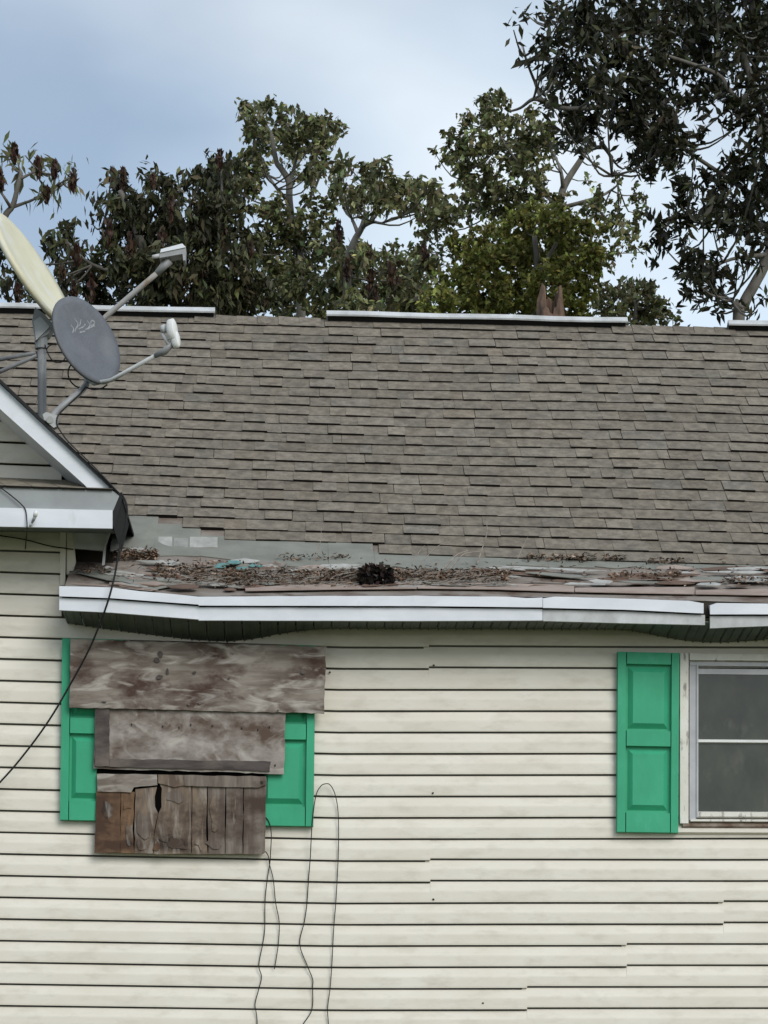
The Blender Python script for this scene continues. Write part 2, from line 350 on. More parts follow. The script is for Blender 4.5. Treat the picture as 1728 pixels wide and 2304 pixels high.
# ridge caps and ridge vents
vents = [(-620, 465), (705, 1353), (1570, 2250)]
rx = lambda xo: U(o(xo, 690), RYD).x
spans = [(rx(a), rx(b)) for a, b in vents]
x = -4.3
while x < XR + .15:
    if not any(a + .05 < x + .1 < b - .05 for a, b in spans):
        mb = MB(); w = .155; t = random.gauss(1, .08); c = (t, t, t, 1); h = .016 + random.uniform(-.002, .004); d = random.uniform(.034, .042)
        A = [roofp(x, 1 - d, h), roofp(x + w, 1 - d + random.uniform(-.002, .002), .011), roofp(x + w, 1, .011), roofp(x, 1, h)]
        B = [roofp(x, 1 - d, 0), roofp(x + w, 1 - d, 0)]
        mb.add(A, [(0, 1, 2, 3)], 0, c); mb.add(B + [A[1], A[0]], [(0, 1, 2, 3)], 1, c)
        mb.add([A[3], A[2], A[2] + Vector((0, .12, -.1)), A[3] + Vector((0, .12, -.1))], [(0, 1, 2, 3)], 0, c)
        mb.build('ridge_cap', [M['shingle'], M['asphalt_edge']], roof)
    x += .152
for a, b in spans:
    mb = MB(); Lr = 3.51; n = 8
    pr = [(0.0, .070), (0.050, .064), (0.053, .053), (0.047, .053), (0.045, .058), (0.0, .062)]
    rows = [[roofp(lerp(a, b, i / n), 1 - s / Lr, h + .003 * math.sin(i * 1.7)) for s, h in pr] for i in range(n + 1)]
    mb.add([p for r in rows for p in r], [(i * 6 + j, (i + 1) * 6 + j, (i + 1) * 6 + (j + 1) % 6, i * 6 + (j + 1) % 6) for i in range(n) for j in range(6)])
    mb.add(rows[0], [(5, 4, 3, 2, 1, 0)]); mb.add(rows[-1], [(0, 1, 2, 3, 4, 5)])
    back = [[r[0], r[0] + Vector((0, .13, -.10))] for r in rows]
    mb.add([p for r in back for p in r], [(2 * i, 2 * i + 2, 2 * i + 3, 2 * i + 1) for i in range(n)])
    v_ = mb.build('ridge_vent', M['alu_dirty'], roof)
    mb = MB(); mb.prism([roofp(a + .01, 1 - .030 / Lr, -.003), roofp(b - .01, 1 - .030 / Lr, -.003), roofp(b - .01, 1 - .030 / Lr, .060), roofp(a + .01, 1 - .030 / Lr, .060)], (0, .02, .014))
    mb.build('vent_shadow_strip', M['black_edge'], roof)  # black strip painting the shadow under the vent lip
# ---- rotten strip: underlayment, flashing and bare wood left over the gutter
def sheet(name, poly, m, n=0.004, parent=roof, thick=.004, warp=.004):
    """poly in (X, v) of the roof sheet, laid n above it"""
    P = [roofp(X, v, n + random.uniform(0, warp)) for X, v in poly]
    mb = MB(); mb.prism([p for p in P], (0, .001, -thick)); return mb.build(name, m, parent)
def vof(xo, yo):    # strip coordinate of a pixel: distance from the strip it lies on
    lo_, hi = -1.0, .12
    for _ in range(30):
        md = (lo_ + hi) / 2; q = None
        X = U(o(xo, yo), lerp(KY, EY, -md) if md < 0 else lerp(KY, RYD, md)).x
        p = roofp(X, md); d = p - CAM
        yy = (YH - F * d.z / d.dot(FWD)) / 1.0416
        if yy > yo: lo_ = md
        else: hi = md
    return (X, md)
def psheet(name, pts, m, n=.004, **k): return sheet(name, [vof(*p) for p in pts], m, n, **k)
# membrane band below the last shingles
xs = list(range(236, 1760, 95))
for a, b in zip(xs, xs[1:]):
    y1 = interp([(236, 1200), (420, 1200), (560, 1222), (760, 1232), (1100, 1222), (1400, 1226), (1760, 1232)], a); y2 = interp([(236, 1200), (420, 1200), (560, 1222), (760, 1232), (1100, 1222), (1400, 1226), (1760, 1232)], b)
    vt = lambda x: .135 if x < 395 else .095 if x < 495 else .055 if x < 850 else .012
    bot = [vof(a, y1 + random.uniform(-5, 5)), vof((a + b) / 2, (y1 + y2) / 2 + random.uniform(-6, 8)), vof(b + 4, y2 + random.uniform(-5, 5))]
    sheet('underlayment_strip', bot + [(bot[2][0], vt(b)), (bot[0][0], vt(b))], M['membrane'], .002 + .0008 * random.random(), warp=.001)
for a, b, y1, y2 in ((302, 340, 1163, 1185), (342, 372, 1163, 1184), (376, 406, 1165, 1186), (410, 470, 1163, 1186)):
    psheet('flashing_scrap', [(a, y2), (b, y2), (b, y1 + random.uniform(-1, 2)), (a, y1)], M['pale'] if a in (342, 410) else M['pale2'], .010)
psheet('flashing_scrap', [(240, 1196), (300, 1190), (345, 1203), (330, 1208), (270, 1198), (244, 1202)], M['pale'], .022)
# bare plank along the gutter, then torn layers
psheet('eave_plank', [(156, 1262), (250, 1268), (330, 1283), (172, 1264)], M['pink'], .008)
psheet('eave_plank', [(160, 1240), (235, 1233), (350, 1256), (390, 1268), (330, 1278), (250, 1262)], M['membrane'], .012)
for a, b in ((530, 900), (902, 1240), (1242, 1500), (1502, 1760)):
    f = lambda x: interp([(530, 1281), (760, 1277), (1000, 1275), (1250, 1283), (1660, 1290), (1760, 1292)], x)
    psheet('eave_plank', [(a, f(a)), ((a + b) / 2, f((a + b) / 2)), (b, f(b)), (b, f(b) - 14), ((a + b) / 2, f((a + b) / 2) - 12), (a, f(a) - 8)], M['pink'], .012)
SCR = [M['pale'], M['pink'], M['pink'], M['brownwood'], M['membrane'], M['pale'], M['brownwood'], M['deck']]
def scrap(xo, yo, L_, Wd, m, ang=0.0, n=None):
    X, v = vof(xo, yo); k = random.randint(5, 7); P = []
    for q in range(k):
        t = 2 * math.pi * q / k + random.uniform(-.25, .25)
        dx = math.cos(t) * L_ * random.uniform(.75, 1.1); dv = math.sin(t) * Wd * random.uniform(.7, 1.2)
        P.append((X + dx - dv * ang, min(.02, max(-.99, v + dv / .85 + dx * ang))))
    return sheet('torn_roof_layer', P, m, (n or random.uniform(.008, .022)), warp=.008)
for _ in range(26): scrap(random.uniform(560, 800), random.uniform(1228, 1258), random.uniform(.05, .14), random.uniform(.02, .05), random.choice(SCR), random.gauss(0, .15))
for _ in range(34): scrap(random.uniform(330, 620), random.uniform(1215, 1262), random.uniform(.04, .12), random.uniform(.02, .05), random.choice(SCR), random.gauss(.1, .2))
for _ in range(44): scrap(random.uniform(1040, 1740), random.uniform(1232, 1272), random.uniform(.07, .22), random.uniform(.02, .06), random.choice(SCR), random.gauss(.03, .08))
for _ in range(40): scrap(random.uniform(250, 560), random.uniform(1240, 1278), random.uniform(.04, .13), random.uniform(.015, .045), random.choice(SCR + [M['pale2'], M['pale2']]), random.gauss(.08, .15))
for _ in range(26): scrap(random.uniform(560, 1080), random.uniform(1262, 1274), random.uniform(.05, .15), random.uniform(.01, .03), random.choice(SCR + [M['pale2']]), random.gauss(.0, .06))
for x, y in ((480, 1228), (505, 1224), (525, 1238), (552, 1232), (470, 1234)): scrap(x, y, .05, .03, M['teal'], .1, .024)
for x, y, l in ((1150, 1236, .22), (1240, 1240, .18), (1590, 1244, .2), (1090, 1236, .15), (330, 1222, .1), (640, 1240, .14)): scrap(x, y, l, .025, M['pale'], .02, .022)
# ---- eave metal: drip flashing over a fascia, in lengths that have worked loose
def band(name, top, bot, Y, th, m, lip=0.0):
    xs_ = sorted(set([p[0] for p in top] + [p[0] for p in bot])); mb = MB(); fine = []
    for a, b in zip(xs_, xs_[1:]):
        k = max(1, int((b - a) / 30)); fine += [lerp(a, b, i / k) for i in range(k)]
    fine.append(xs_[-1])
    T = [U(o(x, interp(top, x)), Y) + Vector((0, random.uniform(-.0015, .0015), random.uniform(-.0008, .0008))) for x in fine]
    B = [U(o(x, interp(bot, x)), Y) + Vector((0, random.uniform(-.0015, .0015), 0)) for x in fine]
    n = len(fine); d = Vector((0, th, 0)); dl = Vector((0, lip or th, .012 if lip else 0))
    mb.add(B + T + [t + dl for t in T] + [b + d for b in B], sum([[(i, i + 1, n + i + 1, n + i), (n + i, n + i + 1, 2 * n + i + 1, 2 * n + i), (3 * n + i, 3 * n + i + 1, i + 1, i)] for i in range(n - 1)], []))
    for i in (0, n - 1): mb.add([B[i], T[i], T[i] + dl, B[i] + d], [(0, 1, 2, 3)])
    return mb.build(name, m, house)
SEG = [([(128, 1266), (180, 1267), (240, 1269), (300, 1277), (430, 1289)], [(128, 1288), (240, 1292), (430, 1306)], [(131, 1318), (240, 1323), (429, 1338)]),
       ([(429, 1289), (600, 1288), (900, 1287), (1100, 1289), (1140, 1292), (1172, 1291)], [(429, 1308), (900, 1309), (1172, 1312)], [(429, 1340), (900, 1341), (1172, 1340)]),
       ([(1173, 1293), (1200, 1289), (1350, 1293), (1490, 1298), (1518, 1303)], [(1173, 1313), (1350, 1317), (1520, 1325)], [(1173, 1341), (1350, 1346), (1523, 1350)]),
       ([(1535, 1308), (1550, 1303), (1659, 1304), (1800, 1308), (2300, 1324)], [(1534, 1327), (1659, 1327), (1800, 1330), (2300, 1345)], [(1534, 1357), (1659, 1352), (1800, 1355), (2300, 1370)])]
for i, (a, b, c) in enumerate(SEG):
    band('drip_flashing', a, [(x, y) for x, y in b], EY - .052, .004, M['alu'], lip=.06)
    band('fascia_board', [(x, y + 3.6) for x, y in b], c, EY - .030, .02, M['alu' if i < 2 else 'alu_dirty'])
# timber sub-fascia behind, darkened to paint the shadow gap under the flashing
mb = MB(); n = 40
P = [Vector((lerp(U(o(134, 1300), EY).x, XR, i / n), EY - .005, 0)) for i in range(n + 1)]
for p in P: p.z = eave(p.x) - .012
mb.add([p - Vector((0, 0, .085)) for p in P] + P + [p + Vector((0, .03, 0)) for p in P] + [p + Vector((0, .03, -.085)) for p in P], sum([[(i, i + 1, n + 2 + i, n + 1 + i), (n + 1 + i, n + 2 + i, 2 * n + 3 + i, 2 * n + 2 + i), (3 * n + 3 + i, 3 * n + 4 + i, i + 1, i)] for i in range(n)], []))
mb.build('sub_fascia', M['dark'], house)
# soffit panels, hanging loose in two places
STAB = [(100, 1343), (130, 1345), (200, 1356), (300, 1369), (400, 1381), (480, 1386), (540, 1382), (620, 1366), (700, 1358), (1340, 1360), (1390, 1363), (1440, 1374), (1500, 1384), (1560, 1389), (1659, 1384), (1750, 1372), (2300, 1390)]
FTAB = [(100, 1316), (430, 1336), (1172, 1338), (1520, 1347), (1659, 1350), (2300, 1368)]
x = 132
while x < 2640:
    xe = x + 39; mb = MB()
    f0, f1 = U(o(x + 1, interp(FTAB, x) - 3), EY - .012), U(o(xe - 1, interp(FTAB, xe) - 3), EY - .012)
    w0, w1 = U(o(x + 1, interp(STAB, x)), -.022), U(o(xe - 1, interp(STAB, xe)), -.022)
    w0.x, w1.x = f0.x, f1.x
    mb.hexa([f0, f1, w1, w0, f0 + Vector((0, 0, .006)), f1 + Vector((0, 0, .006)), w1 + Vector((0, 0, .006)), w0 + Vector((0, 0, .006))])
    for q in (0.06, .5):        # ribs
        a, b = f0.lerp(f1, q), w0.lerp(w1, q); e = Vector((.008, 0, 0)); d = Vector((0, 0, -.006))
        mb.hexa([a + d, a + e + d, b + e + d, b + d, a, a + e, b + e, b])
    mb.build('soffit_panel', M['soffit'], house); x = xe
# ---- gable wing at the left
GY = -0.43
def poly(name, pts, Y, th, m, parent=house):
    mb = MB(); mb.prism([U(p, Y) for p in pts], (0, th, 0)); return mb.build(name, m, parent)
def ext(a, b, t): return (a[0] + (b[0] - a[0]) * t, a[1] + (b[1] - a[1]) * t)
ta, tb = (0, 863), (239, 1088); la, lb = (0, 920), (171, 1073.5)
poly('rake_board', [ext(ta, tb, -2.2), ext(la, lb, -2.95), ext(la, lb, 1.1), (196, 1097), (251, 1101)], GY, .02, M['alu'])
# rake soffit: sloping underside from board back to the gable wall
A, B = U(ext(la, lb, -2.95), GY + .021), U((186, 1088), GY + .021); d = Vector((0, .43, .004)); e = Vector((0, 0, .012))
mb = MB(); mb.hexa([A, B, B + d, A + d, A + e, B + e, B + d + e, A + d + e]); mb.build('rake_soffit', M['alu'], house)
# gable roof slab (seen edge-on, black drip edge)
e0, e1 = U(ext((0, 852), (274, 1113), -2.2), GY - .03), U((276, 1115), GY - .03)
mb = MB(); dn = Vector((0, 0, -.022))
mb.hexa([e0 + dn, e1 + dn, e1, e0, e0 + dn + Vector((0, 4.2, 0)), e1 + dn + Vector((0, 1.35, 0)), e1 + Vector((0, 1.35, 0)), e0 + Vector((0, 4.2, 0))])
mb.build('gable_roof_slab', M['black_edge'], house)
# left slope of the gable, out of frame
mb = MB(); e2 = Vector((2 * e0.x - e1.x, e1.y, e1.z)); mb.hexa([e2 + dn, e0 + dn, e0, e2, e2 + dn + Vector((0, 3, 0)), e0 + dn + Vector((0, 4.2, 0)), e0 + Vector((0, 4.2, 0)), e2 + Vector((0, 3, 0))])
mb.build('gable_roof_slab', M['black_edge'], house)
# eave end of the gable roof: dark fascia running back
q0, q1, q2 = U((276, 1116), GY - .028), U((256, 1190), GY - .028), U((252, 1148), GY - .028)
mb = MB(); mb.prism([q0, U((262, 1110), GY - .028), U((246, 1150), GY - .028), q1], (0, .62, 0)); mb.build('side_fascia', M['black_edge'], house)
# cornice return
mb = MB()
c0, c1 = (-600, 1075), (252, 1102)
T0, T1 = U((-600, 1049), 0.0), U((205, 1082), 0.0)
F0, F1 = U((-600, 1076), GY - .045), U((255, 1103), GY - .045)
nsh = 14
for i in range(nsh):
    ta_, tb_ = i / nsh + .001, (i + 1) / nsh - .001; mb = MB(); tn = random.gauss(1.2, .1)
    h = Vector((0, 0, .008))
    f0, f1, b0, b1 = F0.lerp(F1, ta_), F0.lerp(F1, tb_), T0.lerp(T1, ta_), T0.lerp(T1, tb_)
    c = (tn, tn, tn * .97, 1)
    mb.add([f0 + h, f1 + h, b1, b0], [(0, 1, 2, 3)], 0, c); mb.add([f0, f1, f1 + h, f0 + h], [(0, 1, 2, 3)], 1, c); mb.add([f1, b1 - h, b1, f1 + h], [(0, 1, 2, 3)], 1, c)
    mb.build('return_shingle', [M['shingle'], M['asphalt_edge']], house)
poly('return_crown', [(-600, 1078), (252, 1104), (269, 1114), (254, 1150), (-600, 1131)], GY - .03, .028, M['grey_paint'])
poly('return_fascia', [(-600, 1129), (253, 1148), (253, 1189), (-600, 1174)], GY - .046, .014, M['alu'])
A, B = U((-600, 1173), GY - .03), U((248, 1187), GY - .03)
mb = MB(); d = Vector((0, .46, .066)); e = Vector((0, 0, .01)); mb.hexa([A, B, B + d, A + d, A + e, B + e, B + d + e, A + d + e]); mb.build('return_soffit', M['soffit'], house)
# grey soffit end of the side eave, dark block painting the shade of the rotted opening, and loose trim
poly('eave_end_board', [z2(596, 1368), z2(893, 1368), z2(862, 1545), z2(615, 1525)], -.02, .02, M['alu_dirty'])
poly('rotted_opening_shade', [z2(600, 1500), z2(880, 1500), z2(935, 1600), z2(945, 1690), z2(600, 1690)], .16, .3, M['dark'])
poly('loose_trim', [z2(893, 1378), z2(925, 1380), z2(880, 1500), z2(868, 1660), z2(945, 1690), z2(880, 1694), z2(846, 1664), z2(862, 1500)], -.035, .012, M['alu_dirty'])
# small floodlight on the return
fl = tag(empty('wall_lamp', U((72, 1165), GY - .06)), 'small white and silver lamp holder on the gable cornice', 'lamp')
def ch(mb, name, m, par, smooth=False):
    ob = mb.build(name, m, par, smooth); ob.matrix_parent_inverse = par.matrix_world.inverted() if False else Matrix.Translation(-Vector(par.location)); return ob
mb = MB(); mb.tube([U(z2(300, 1215), GY - .10), U(z2(297, 1235), GY - .10), U(z2(290, 1262), GY - .095)], [.009, .014, .011], 10); ch(mb, 'bulb', M['white'], fl, True)
mb = MB(); mb.tube([U(z2(290, 1262), GY - .095), U(z2(278, 1290), GY - .085), U(z2(262, 1318), GY - .05)], [.010, .009, .006], 8); ch(mb, 'socket', M['galv'], fl, True)
mb = MB(); mb.tube([U(z2(265, 1312), GY - .06), U(z2(252, 1340), GY - .05)], [.008, .008], 8); mb.tube([U(z2(258, 1325), GY - .055), U(z2(262, 1318), GY - .02)], .006, 6); ch(mb, 'base', M['white'], fl, True)
# ---- shutters and windows
def quad(c, Y):
    TL, TR, BR, BL = [U(p, Y) for p in c]
    return lambda s, t, y=0: TL.lerp(TR, s).lerp(BL.lerp(BR, s), t) + Vector((0, y, 0))
def frust(mb, Q, s0, s1, t0, t1, yb, yf, ins=(0, 0)):
    i, j = ins
    mb.hexa([Q(s0 + i, t1 - j, yf), Q(s1 - i, t1 - j, yf), Q(s1 - i, t0 + j, yf), Q(s0 + i, t0 + j, yf), Q(s0, t1, yb), Q(s1, t1, yb), Q(s1, t0, yb), Q(s0, t0, yb)])
def shutter(c, label=None):
    Q = quad(c, -.022); mb = MB()
    frust(mb, Q, 0.01, .99, .003, .997, 0, -.014)
    ST = [(0, .145), (.865, 1)]
    for a, b in ST: frust(mb, Q, a, b, 0, 1, -.010, -.042, (.008, .003))
    for a, b in ((0, .071), (.434, .524), (.888, 1)): frust(mb, Q, .150, .860, a, b, -.010, -.0415, (.002, .003))
    ob = mb.build('shutter', M['green'], house)
    if label: ob['label'] = label
    for a, b in ((.083, .424), (.537, .876)):
        p = MB(); frust(p, Q, .178, .828, a, b, -.011, -.016, (.004, .002)); frust(p, Q, .184, .822, a + .003, b - .003, -.016, -.037, (.070, .026))
        p.build('panel', M['green'], ob)
    return ob
shutter([o(1332, 1409), o(1466, 1412), o(1463.5, 1801), o(1330, 1799)])
shutter([o(135, 1380), o(268, 1383), o(264, 1776), o(130, 1773)])
shutter([o(549, 1394), o(682, 1396), o(677, 1787), o(544, 1785)])
shutter([o(1800, 1417), o(1934, 1419), o(1932, 1808), o(1798, 1806)])
def window(c, full=True):
    Q = quad(c, -.02); w = MB()
    # casing boards
    frust(w, Q, 0, .062, .0, .965, 0, -.022, (.004, .003)); frust(w, Q, .938, 1, .0, .965, 0, -.022, (.004, .003))
    frust(w, Q, .064, .936, .0, .045, 0, -.024, (.002, .004))
    ob = w.build('window', M['casing'], house)
    f = MB()
    for a, b in ((.064, .112), (.888, .936)): frust(f, Q, a, b, .047, .945, .002, -.012, (.003, .003)); 
    for a, b in ((.108, .124), (.876, .892)): frust(f, Q, a, b, .062, .93, .002, -.019, (.002, .003))
    frust(f, Q, .066, .934, .049, .075, .003, -.017, (.002, .003)); frust(f, Q, .114, .886, .084, .122, .004, -.010, (.002, .004))
    f.build('storm_frame', M['frame_grey'], ob)
    r = MB(); frust(r, Q, .12, .88, .484, .508, .004, -.017, (.002, .005)); r.build('meeting_rail', M['white'], ob)
    r = MB(); frust(r, Q, .112, .888, .892, .928, .004, -.017, (.002, .006)); frust(r, Q, .07, .93, .935, .956, .004, -.024, (.002, .006)); r.build('bottom_rail', M['casing'], ob)
    for t0, t1, y in ((.118, .49, -.003), (.50, .90, .001)):
        g_ = MB(); frust(g_, Q, .115, .885, t0, t1, y + .003, y); g_.build('pane', M['glass'], ob)
    s = MB(); frust(s, Q, .02, .98, .957, .984, .004, -.018, (.003, .006)); s.build('rotted_sill', M['rot'], ob)
    s = MB(); frust(s, Q, -.01, 1.01, .984, 1.024, .004, -.022, (.0, .012)); s.build('trim_channel', M['siding'], ob)
    return ob
window([z6(788, 275), z6(2170, 290), z6(2160, 1855), z6(788, 1850)])
window([o(268, 1384), o(549, 1394), o(544, 1783), o(264, 1775)])
# head flashing over right window
# ---- boards nailed over the left window
def slab(mb, c, Y, th, nx=24, nz=8, warp=.006, jit=.003, m=0):
    Q = quad(c, Y); ph = random.random() * 9; fr = []
    for j in range(nz + 1):
        for i in range(nx + 1):
            s, t = i / nx, j / nz; p = Q(s, t)
            p.y += warp * (math.sin(s * 4 + ph) * .6 + math.sin(s * 9 + t * 3 + ph) * .25 + math.sin(t * 3 + ph) * .3)
            if j in (0, nz): p.z += random.uniform(-jit, jit)
            if i in (0, nx): p.x += random.uniform(-jit, jit)
            fr.append(p)
    n = nx + 1; bk = [p + Vector((0, th, 0)) for p in fr]; k = len(fr); fs = []
    for j in range(nz):
        for i in range(nx):
            a = j * n + i; fs += [(a + n, a + n + 1, a + 1, a), (k + a, k + a + 1, k + a + n + 1, k + a + n)]
    for i in range(nx): fs += [(i, i + 1, k + i + 1, k + i), (nz * n + i + 1, nz * n + i, k + nz * n + i, k + nz * n + i + 1)]
    for j in range(nz): a = j * n; b = a + nx; fs += [(a + n, a, k + a, k + a + n), (b, b + n, k + b + n, k + b)]
    mb.add(fr + bk, fs, m)
def blob(name, p, rx_, rz_, Y, m, parent, rot=0):
    P = U(p, Y); k = 9; pts = []
    for q in range(k):
        t = -2 * math.pi * q / k; r = random.uniform(.75, 1.15); a, b = math.cos(t) * rx_ * r, math.sin(t) * rz_ * r
        pts.append(P + Vector((a * math.cos(rot) - b * math.sin(rot), 0, a * math.sin(rot) + b * math.cos(rot))))
    mb = MB(); mb.prism(pts[::-1], (0, .003, 0)); return mb.build(name, m, parent)
b1 = tag(empty('plywood_board'), 'widest weathered grey-brown plywood board nailed across the top of the left window', 'board', 'boards over the left window')
mb = MB(); slab(mb, [o(153, 1380), o(705, 1397), o(700, 1541), o(150, 1528)], -.115, .014, 40, 10, .004); mb.build('sheet', M['ply_a'], b1)
for p, a, b, r in (((618, 170), .010, .016, .3), ((600, 203), .013, .010, -.4), ((655, 262), .006, .012, 0), ((612, 292), .014, .008, .3), ((1380, 265), .012, .010, 0), ((830, 432), .006, .005, 0), ((770, 438), .006, .005, 0), ((1245, 470), .006, .003, 0), ((800, 268), .008, .006, 0), ((985, 298), .006, .004, 0), ((318, 425), .010, .003, 0)):
    blob('knot', z5(*p), a * 1.5, b * 1.5, -.1225, M['ply_dark'], b1, r)
b2 = tag(empty('plywood_board'), 'grey plywood board with nail holes and dark strips, middle of the three over left window', 'board', 'boards over the left window')
mb = MB(); slab(mb, [o(205, 1526), o(617, 1541), o(613, 1672), o(203, 1660)], -.092, .012, 30, 8, .003); mb.build('sheet', M['ply_b'], b2)
mb = MB(); slab(mb, [z5(272, 455), z5(345, 458), z5(345, 768), z5(270, 770)], -.105, .012, 4, 8, .002); mb.build('strip', M['ply_dark'], b2)
mb = MB(); slab(mb, [z5(350, 728), z5(1205, 742), z5(1200, 795), z5(350, 770)], -.105, .012, 20, 2, .002); mb.build('strip', M['ply_dark'], b2)
for x, y in ((630, 555), (718, 562), (780, 547), (895, 553), (1052, 566), (1138, 574), (1200, 560), (1230, 762), (465, 545)):
    blob('nail_hole', z5(x, y), .0045, .0075, -.0985, M['dark'], b2)
b3 = tag(empty('plank_panel'), 'rotting brown panel of upright planks with a hole, lowest over left window', 'board', 'boards over the left window')
def plank(pts, Y, m, name='plank', th=.014):
    q = []
    P = [z5(*p) for p in pts]
    for a, b in zip(P, P[1:] + P[:1]):
        k = max(1, int(math.dist(a, b) / 16))
        for i in range(k):
            t = i / k; j = 0.9 if i else 0
            q.append((lerp(a[0], b[0], t) + random.uniform(-j, j), lerp(a[1], b[1], t) + random.uniform(-j, j)))
    mb = MB(); mb.prism([U(p, Y) for p in q][::-1], (0, th, 0)); return mb.build(name, m, b3)
plank([(276, 895), (405, 900), (402, 1228), (266, 1230)], -.078, M['ply_o'])
plank([(408, 900), (482, 905), (470, 1100), (478, 1232), (404, 1230)], -.075, M['ply_o'])
plank([(485, 890), (600, 878), (588, 930), (590, 985), (606, 1018), (585, 1120), (578, 1234), (480, 1232)], -.073, M['ply_c'])
plank([(612, 860), (782, 862), (785, 1000), (782, 1236), (582, 1236), (588, 1120), (608, 1020), (624, 985), (626, 885)], -.075, M['ply_c'])
plank([(788, 865), (866, 868), (862, 1100), (870, 1236), (786, 1236)], -.072, M['ply_c'])
plank([(870, 868), (965, 870), (962, 1236), (874, 1236)], -.074, M['ply_g'])
plank([(970, 870), (1060, 872), (1056, 1234), (966, 1236)], -.077, M['ply_g'])
plank([(1064, 872), (1184, 830), (1176, 1228), (1160, 1238), (1060, 1236)], -.075, M['ply_g'])
plank([(280, 808), (600, 812), (602, 868), (476, 880), (462, 908), (282, 902)], -.087, M['ply_a'], 'cross_plank', .01)
plank([(605, 812), (750, 815), (756, 868), (690, 880), (606, 858)], -.085, M['ply_c'], 'cross_plank', .01)
plank([(742, 815), (1182, 822), (1180, 868), (1140, 882), (748, 872)], -.089, M['ply_g'], 'cross_plank', .012)
for x, y, w, h, m in ((330, 990, 40, 60, 'ply_c'), (440, 960, 30, 50, 'ply_o'), (530, 1090, 44, 100, 'ply_g'), (520, 1190, 40, 36, 'ply_c'), (708, 925, 58, 56, 'ply_g'), (640, 1140, 50, 60, 'ply_c'), (700, 1185, 80, 40, 'ply_g'), (830, 1160, 30, 60, 'ply_c'), (905, 1030, 26, 110, 'ply_c'), (900, 1190, 40, 35, 'ply_g'), (600, 1200, 24, 36, 'ply_o'), (450, 1130, 24, 80, 'ply_c'), (1010, 1000, 20, 110, 'ply_c')):
    k = 9; rr = [random.uniform(.45, 1.1) for _ in range(k)]
    plank([(x + w * math.cos(2 * math.pi * q / k) * rr[q], y + h * math.sin(2 * math.pi * q / k) * rr[q]) for q in range(k)], -.0795 - random.random() * .001, M[m], 'veneer_flake', .0045)
blob('knot', z5(1158, 855), .010, .010, -.0905, M['dark'], b3)
mb = MB(); mb.prism([U(z5(*p), -.0675) for p in ((274, 1226), (1172, 1228), (1176, 790), (280, 778))], (0, .003, 0)); mb.build('gap_shade_sheet', M['void'], b3)  # near-black sheet painting the shade in the hole and plank gaps
for p in ((937, 1437), (935, 1713), (936, 1943), (1043, 2167), (712, 1452)):
    blob('clip_stub', o(*p), .007, .006, -.0225, M['dark'], house)
# ================================================================== cables
def cable(name, pts, rad, label, conv, Ys, m='black', grp=None):
    P = []
    for i, p in enumerate(pts):
        Y = Ys if not hasattr(Ys, '__len__') else interp(Ys, i)
        P.append(U(conv(*p), Y))
    mb = MB(); mb.tube(smooth_path(P, 5), rad, 6); ob = mb.build(name, M[m], None, True)
    return tag(ob, label, 'cable', grp)
cable('cable', [(560, 2420), (690, 2212), (765, 2085), (770, 1900), (770, 1830), (725, 1715), (660, 1530), (700, 1340), (722, 1180), (735, 980), (750, 800), (760, 600), (775, 420), (800, 260), (840, 185), (880, 165), (920, 175), (960, 250), (985, 380), (992, 560), (988, 800), (970, 1150), (950, 1400), (935, 1700), (920, 1900), (898, 2080), (905, 2212), (915, 2500)], .0029, 'thin black cable looping up the siding beside the right edge of the green shutter', z7, [(0, -.03), (9, -.03), (11, -.070), (13, -.070), (15, -.055), (18, -.035), (30, -.03)], grp='loose wires on the wall')
cable('cable', [(330, 440), (375, 455), (405, 510), (418, 600), (412, 750), (405, 850), (385, 970), (365, 1160), (362, 1400), (345, 1530), (312, 1710), (335, 1810), (310, 1920), (280, 2040), (290, 2120), (298, 2212), (300, 2500)], .0029, 'thin black cable hanging from behind the plank panel down past the bottom edge', z7, [(0, -.069), (3, -.069), (5, -.035), (7, -.03), (20, -.03)], grp='loose wires on the wall')
cable('cable', [(330, 735), (370, 745), (395, 790), (405, 860), (435, 980), (455, 1180), (485, 1340), (478, 1530), (445, 1745)], .0027, 'short thin black cable end hanging loose under the plank panel corner', z7, [(0, -.06), (2, -.04), (3, -.035), (20, -.031)], grp='loose wires on the wall')
conv_s = lambda x, y: (x, y)
cable('drop_cable', [(272, 1108), (285, 1137), (283, 1181), (268, 1238), (258, 1295), (244, 1349), (226, 1400), (200, 1462), (158, 1540), (112, 1618), (60, 1690), (0, 1760), (-120, 1880), (-330, 2060), (-640, 2280), (-900, 2450)], .0056, 'thick black cable falling from the gable eave across the gutter to lower left', conv_s, [(0, -.46), (2, -.45), (5, -.43), (8, -.20), (13, -.03)])
cable('lamp_wire', [(-60, 1050), (0, 1096), (25, 1115), (48, 1135), (58, 1150), (61, 1185), (60, 1200), (57, 1235)], .0035, 'dark wire curving over the grey cornice past the lamp holder', conv_s, [(0, -.475), (4, -.482), (5, -.48), (6, -.25), (7, -.03)])
cable('soffit_wire', [(-100, 1190), (0, 1205), (60, 1215), (110, 1228), (165, 1236)], .0035, 'dark wire slung under the cornice across the top siding', conv_s, -.035)
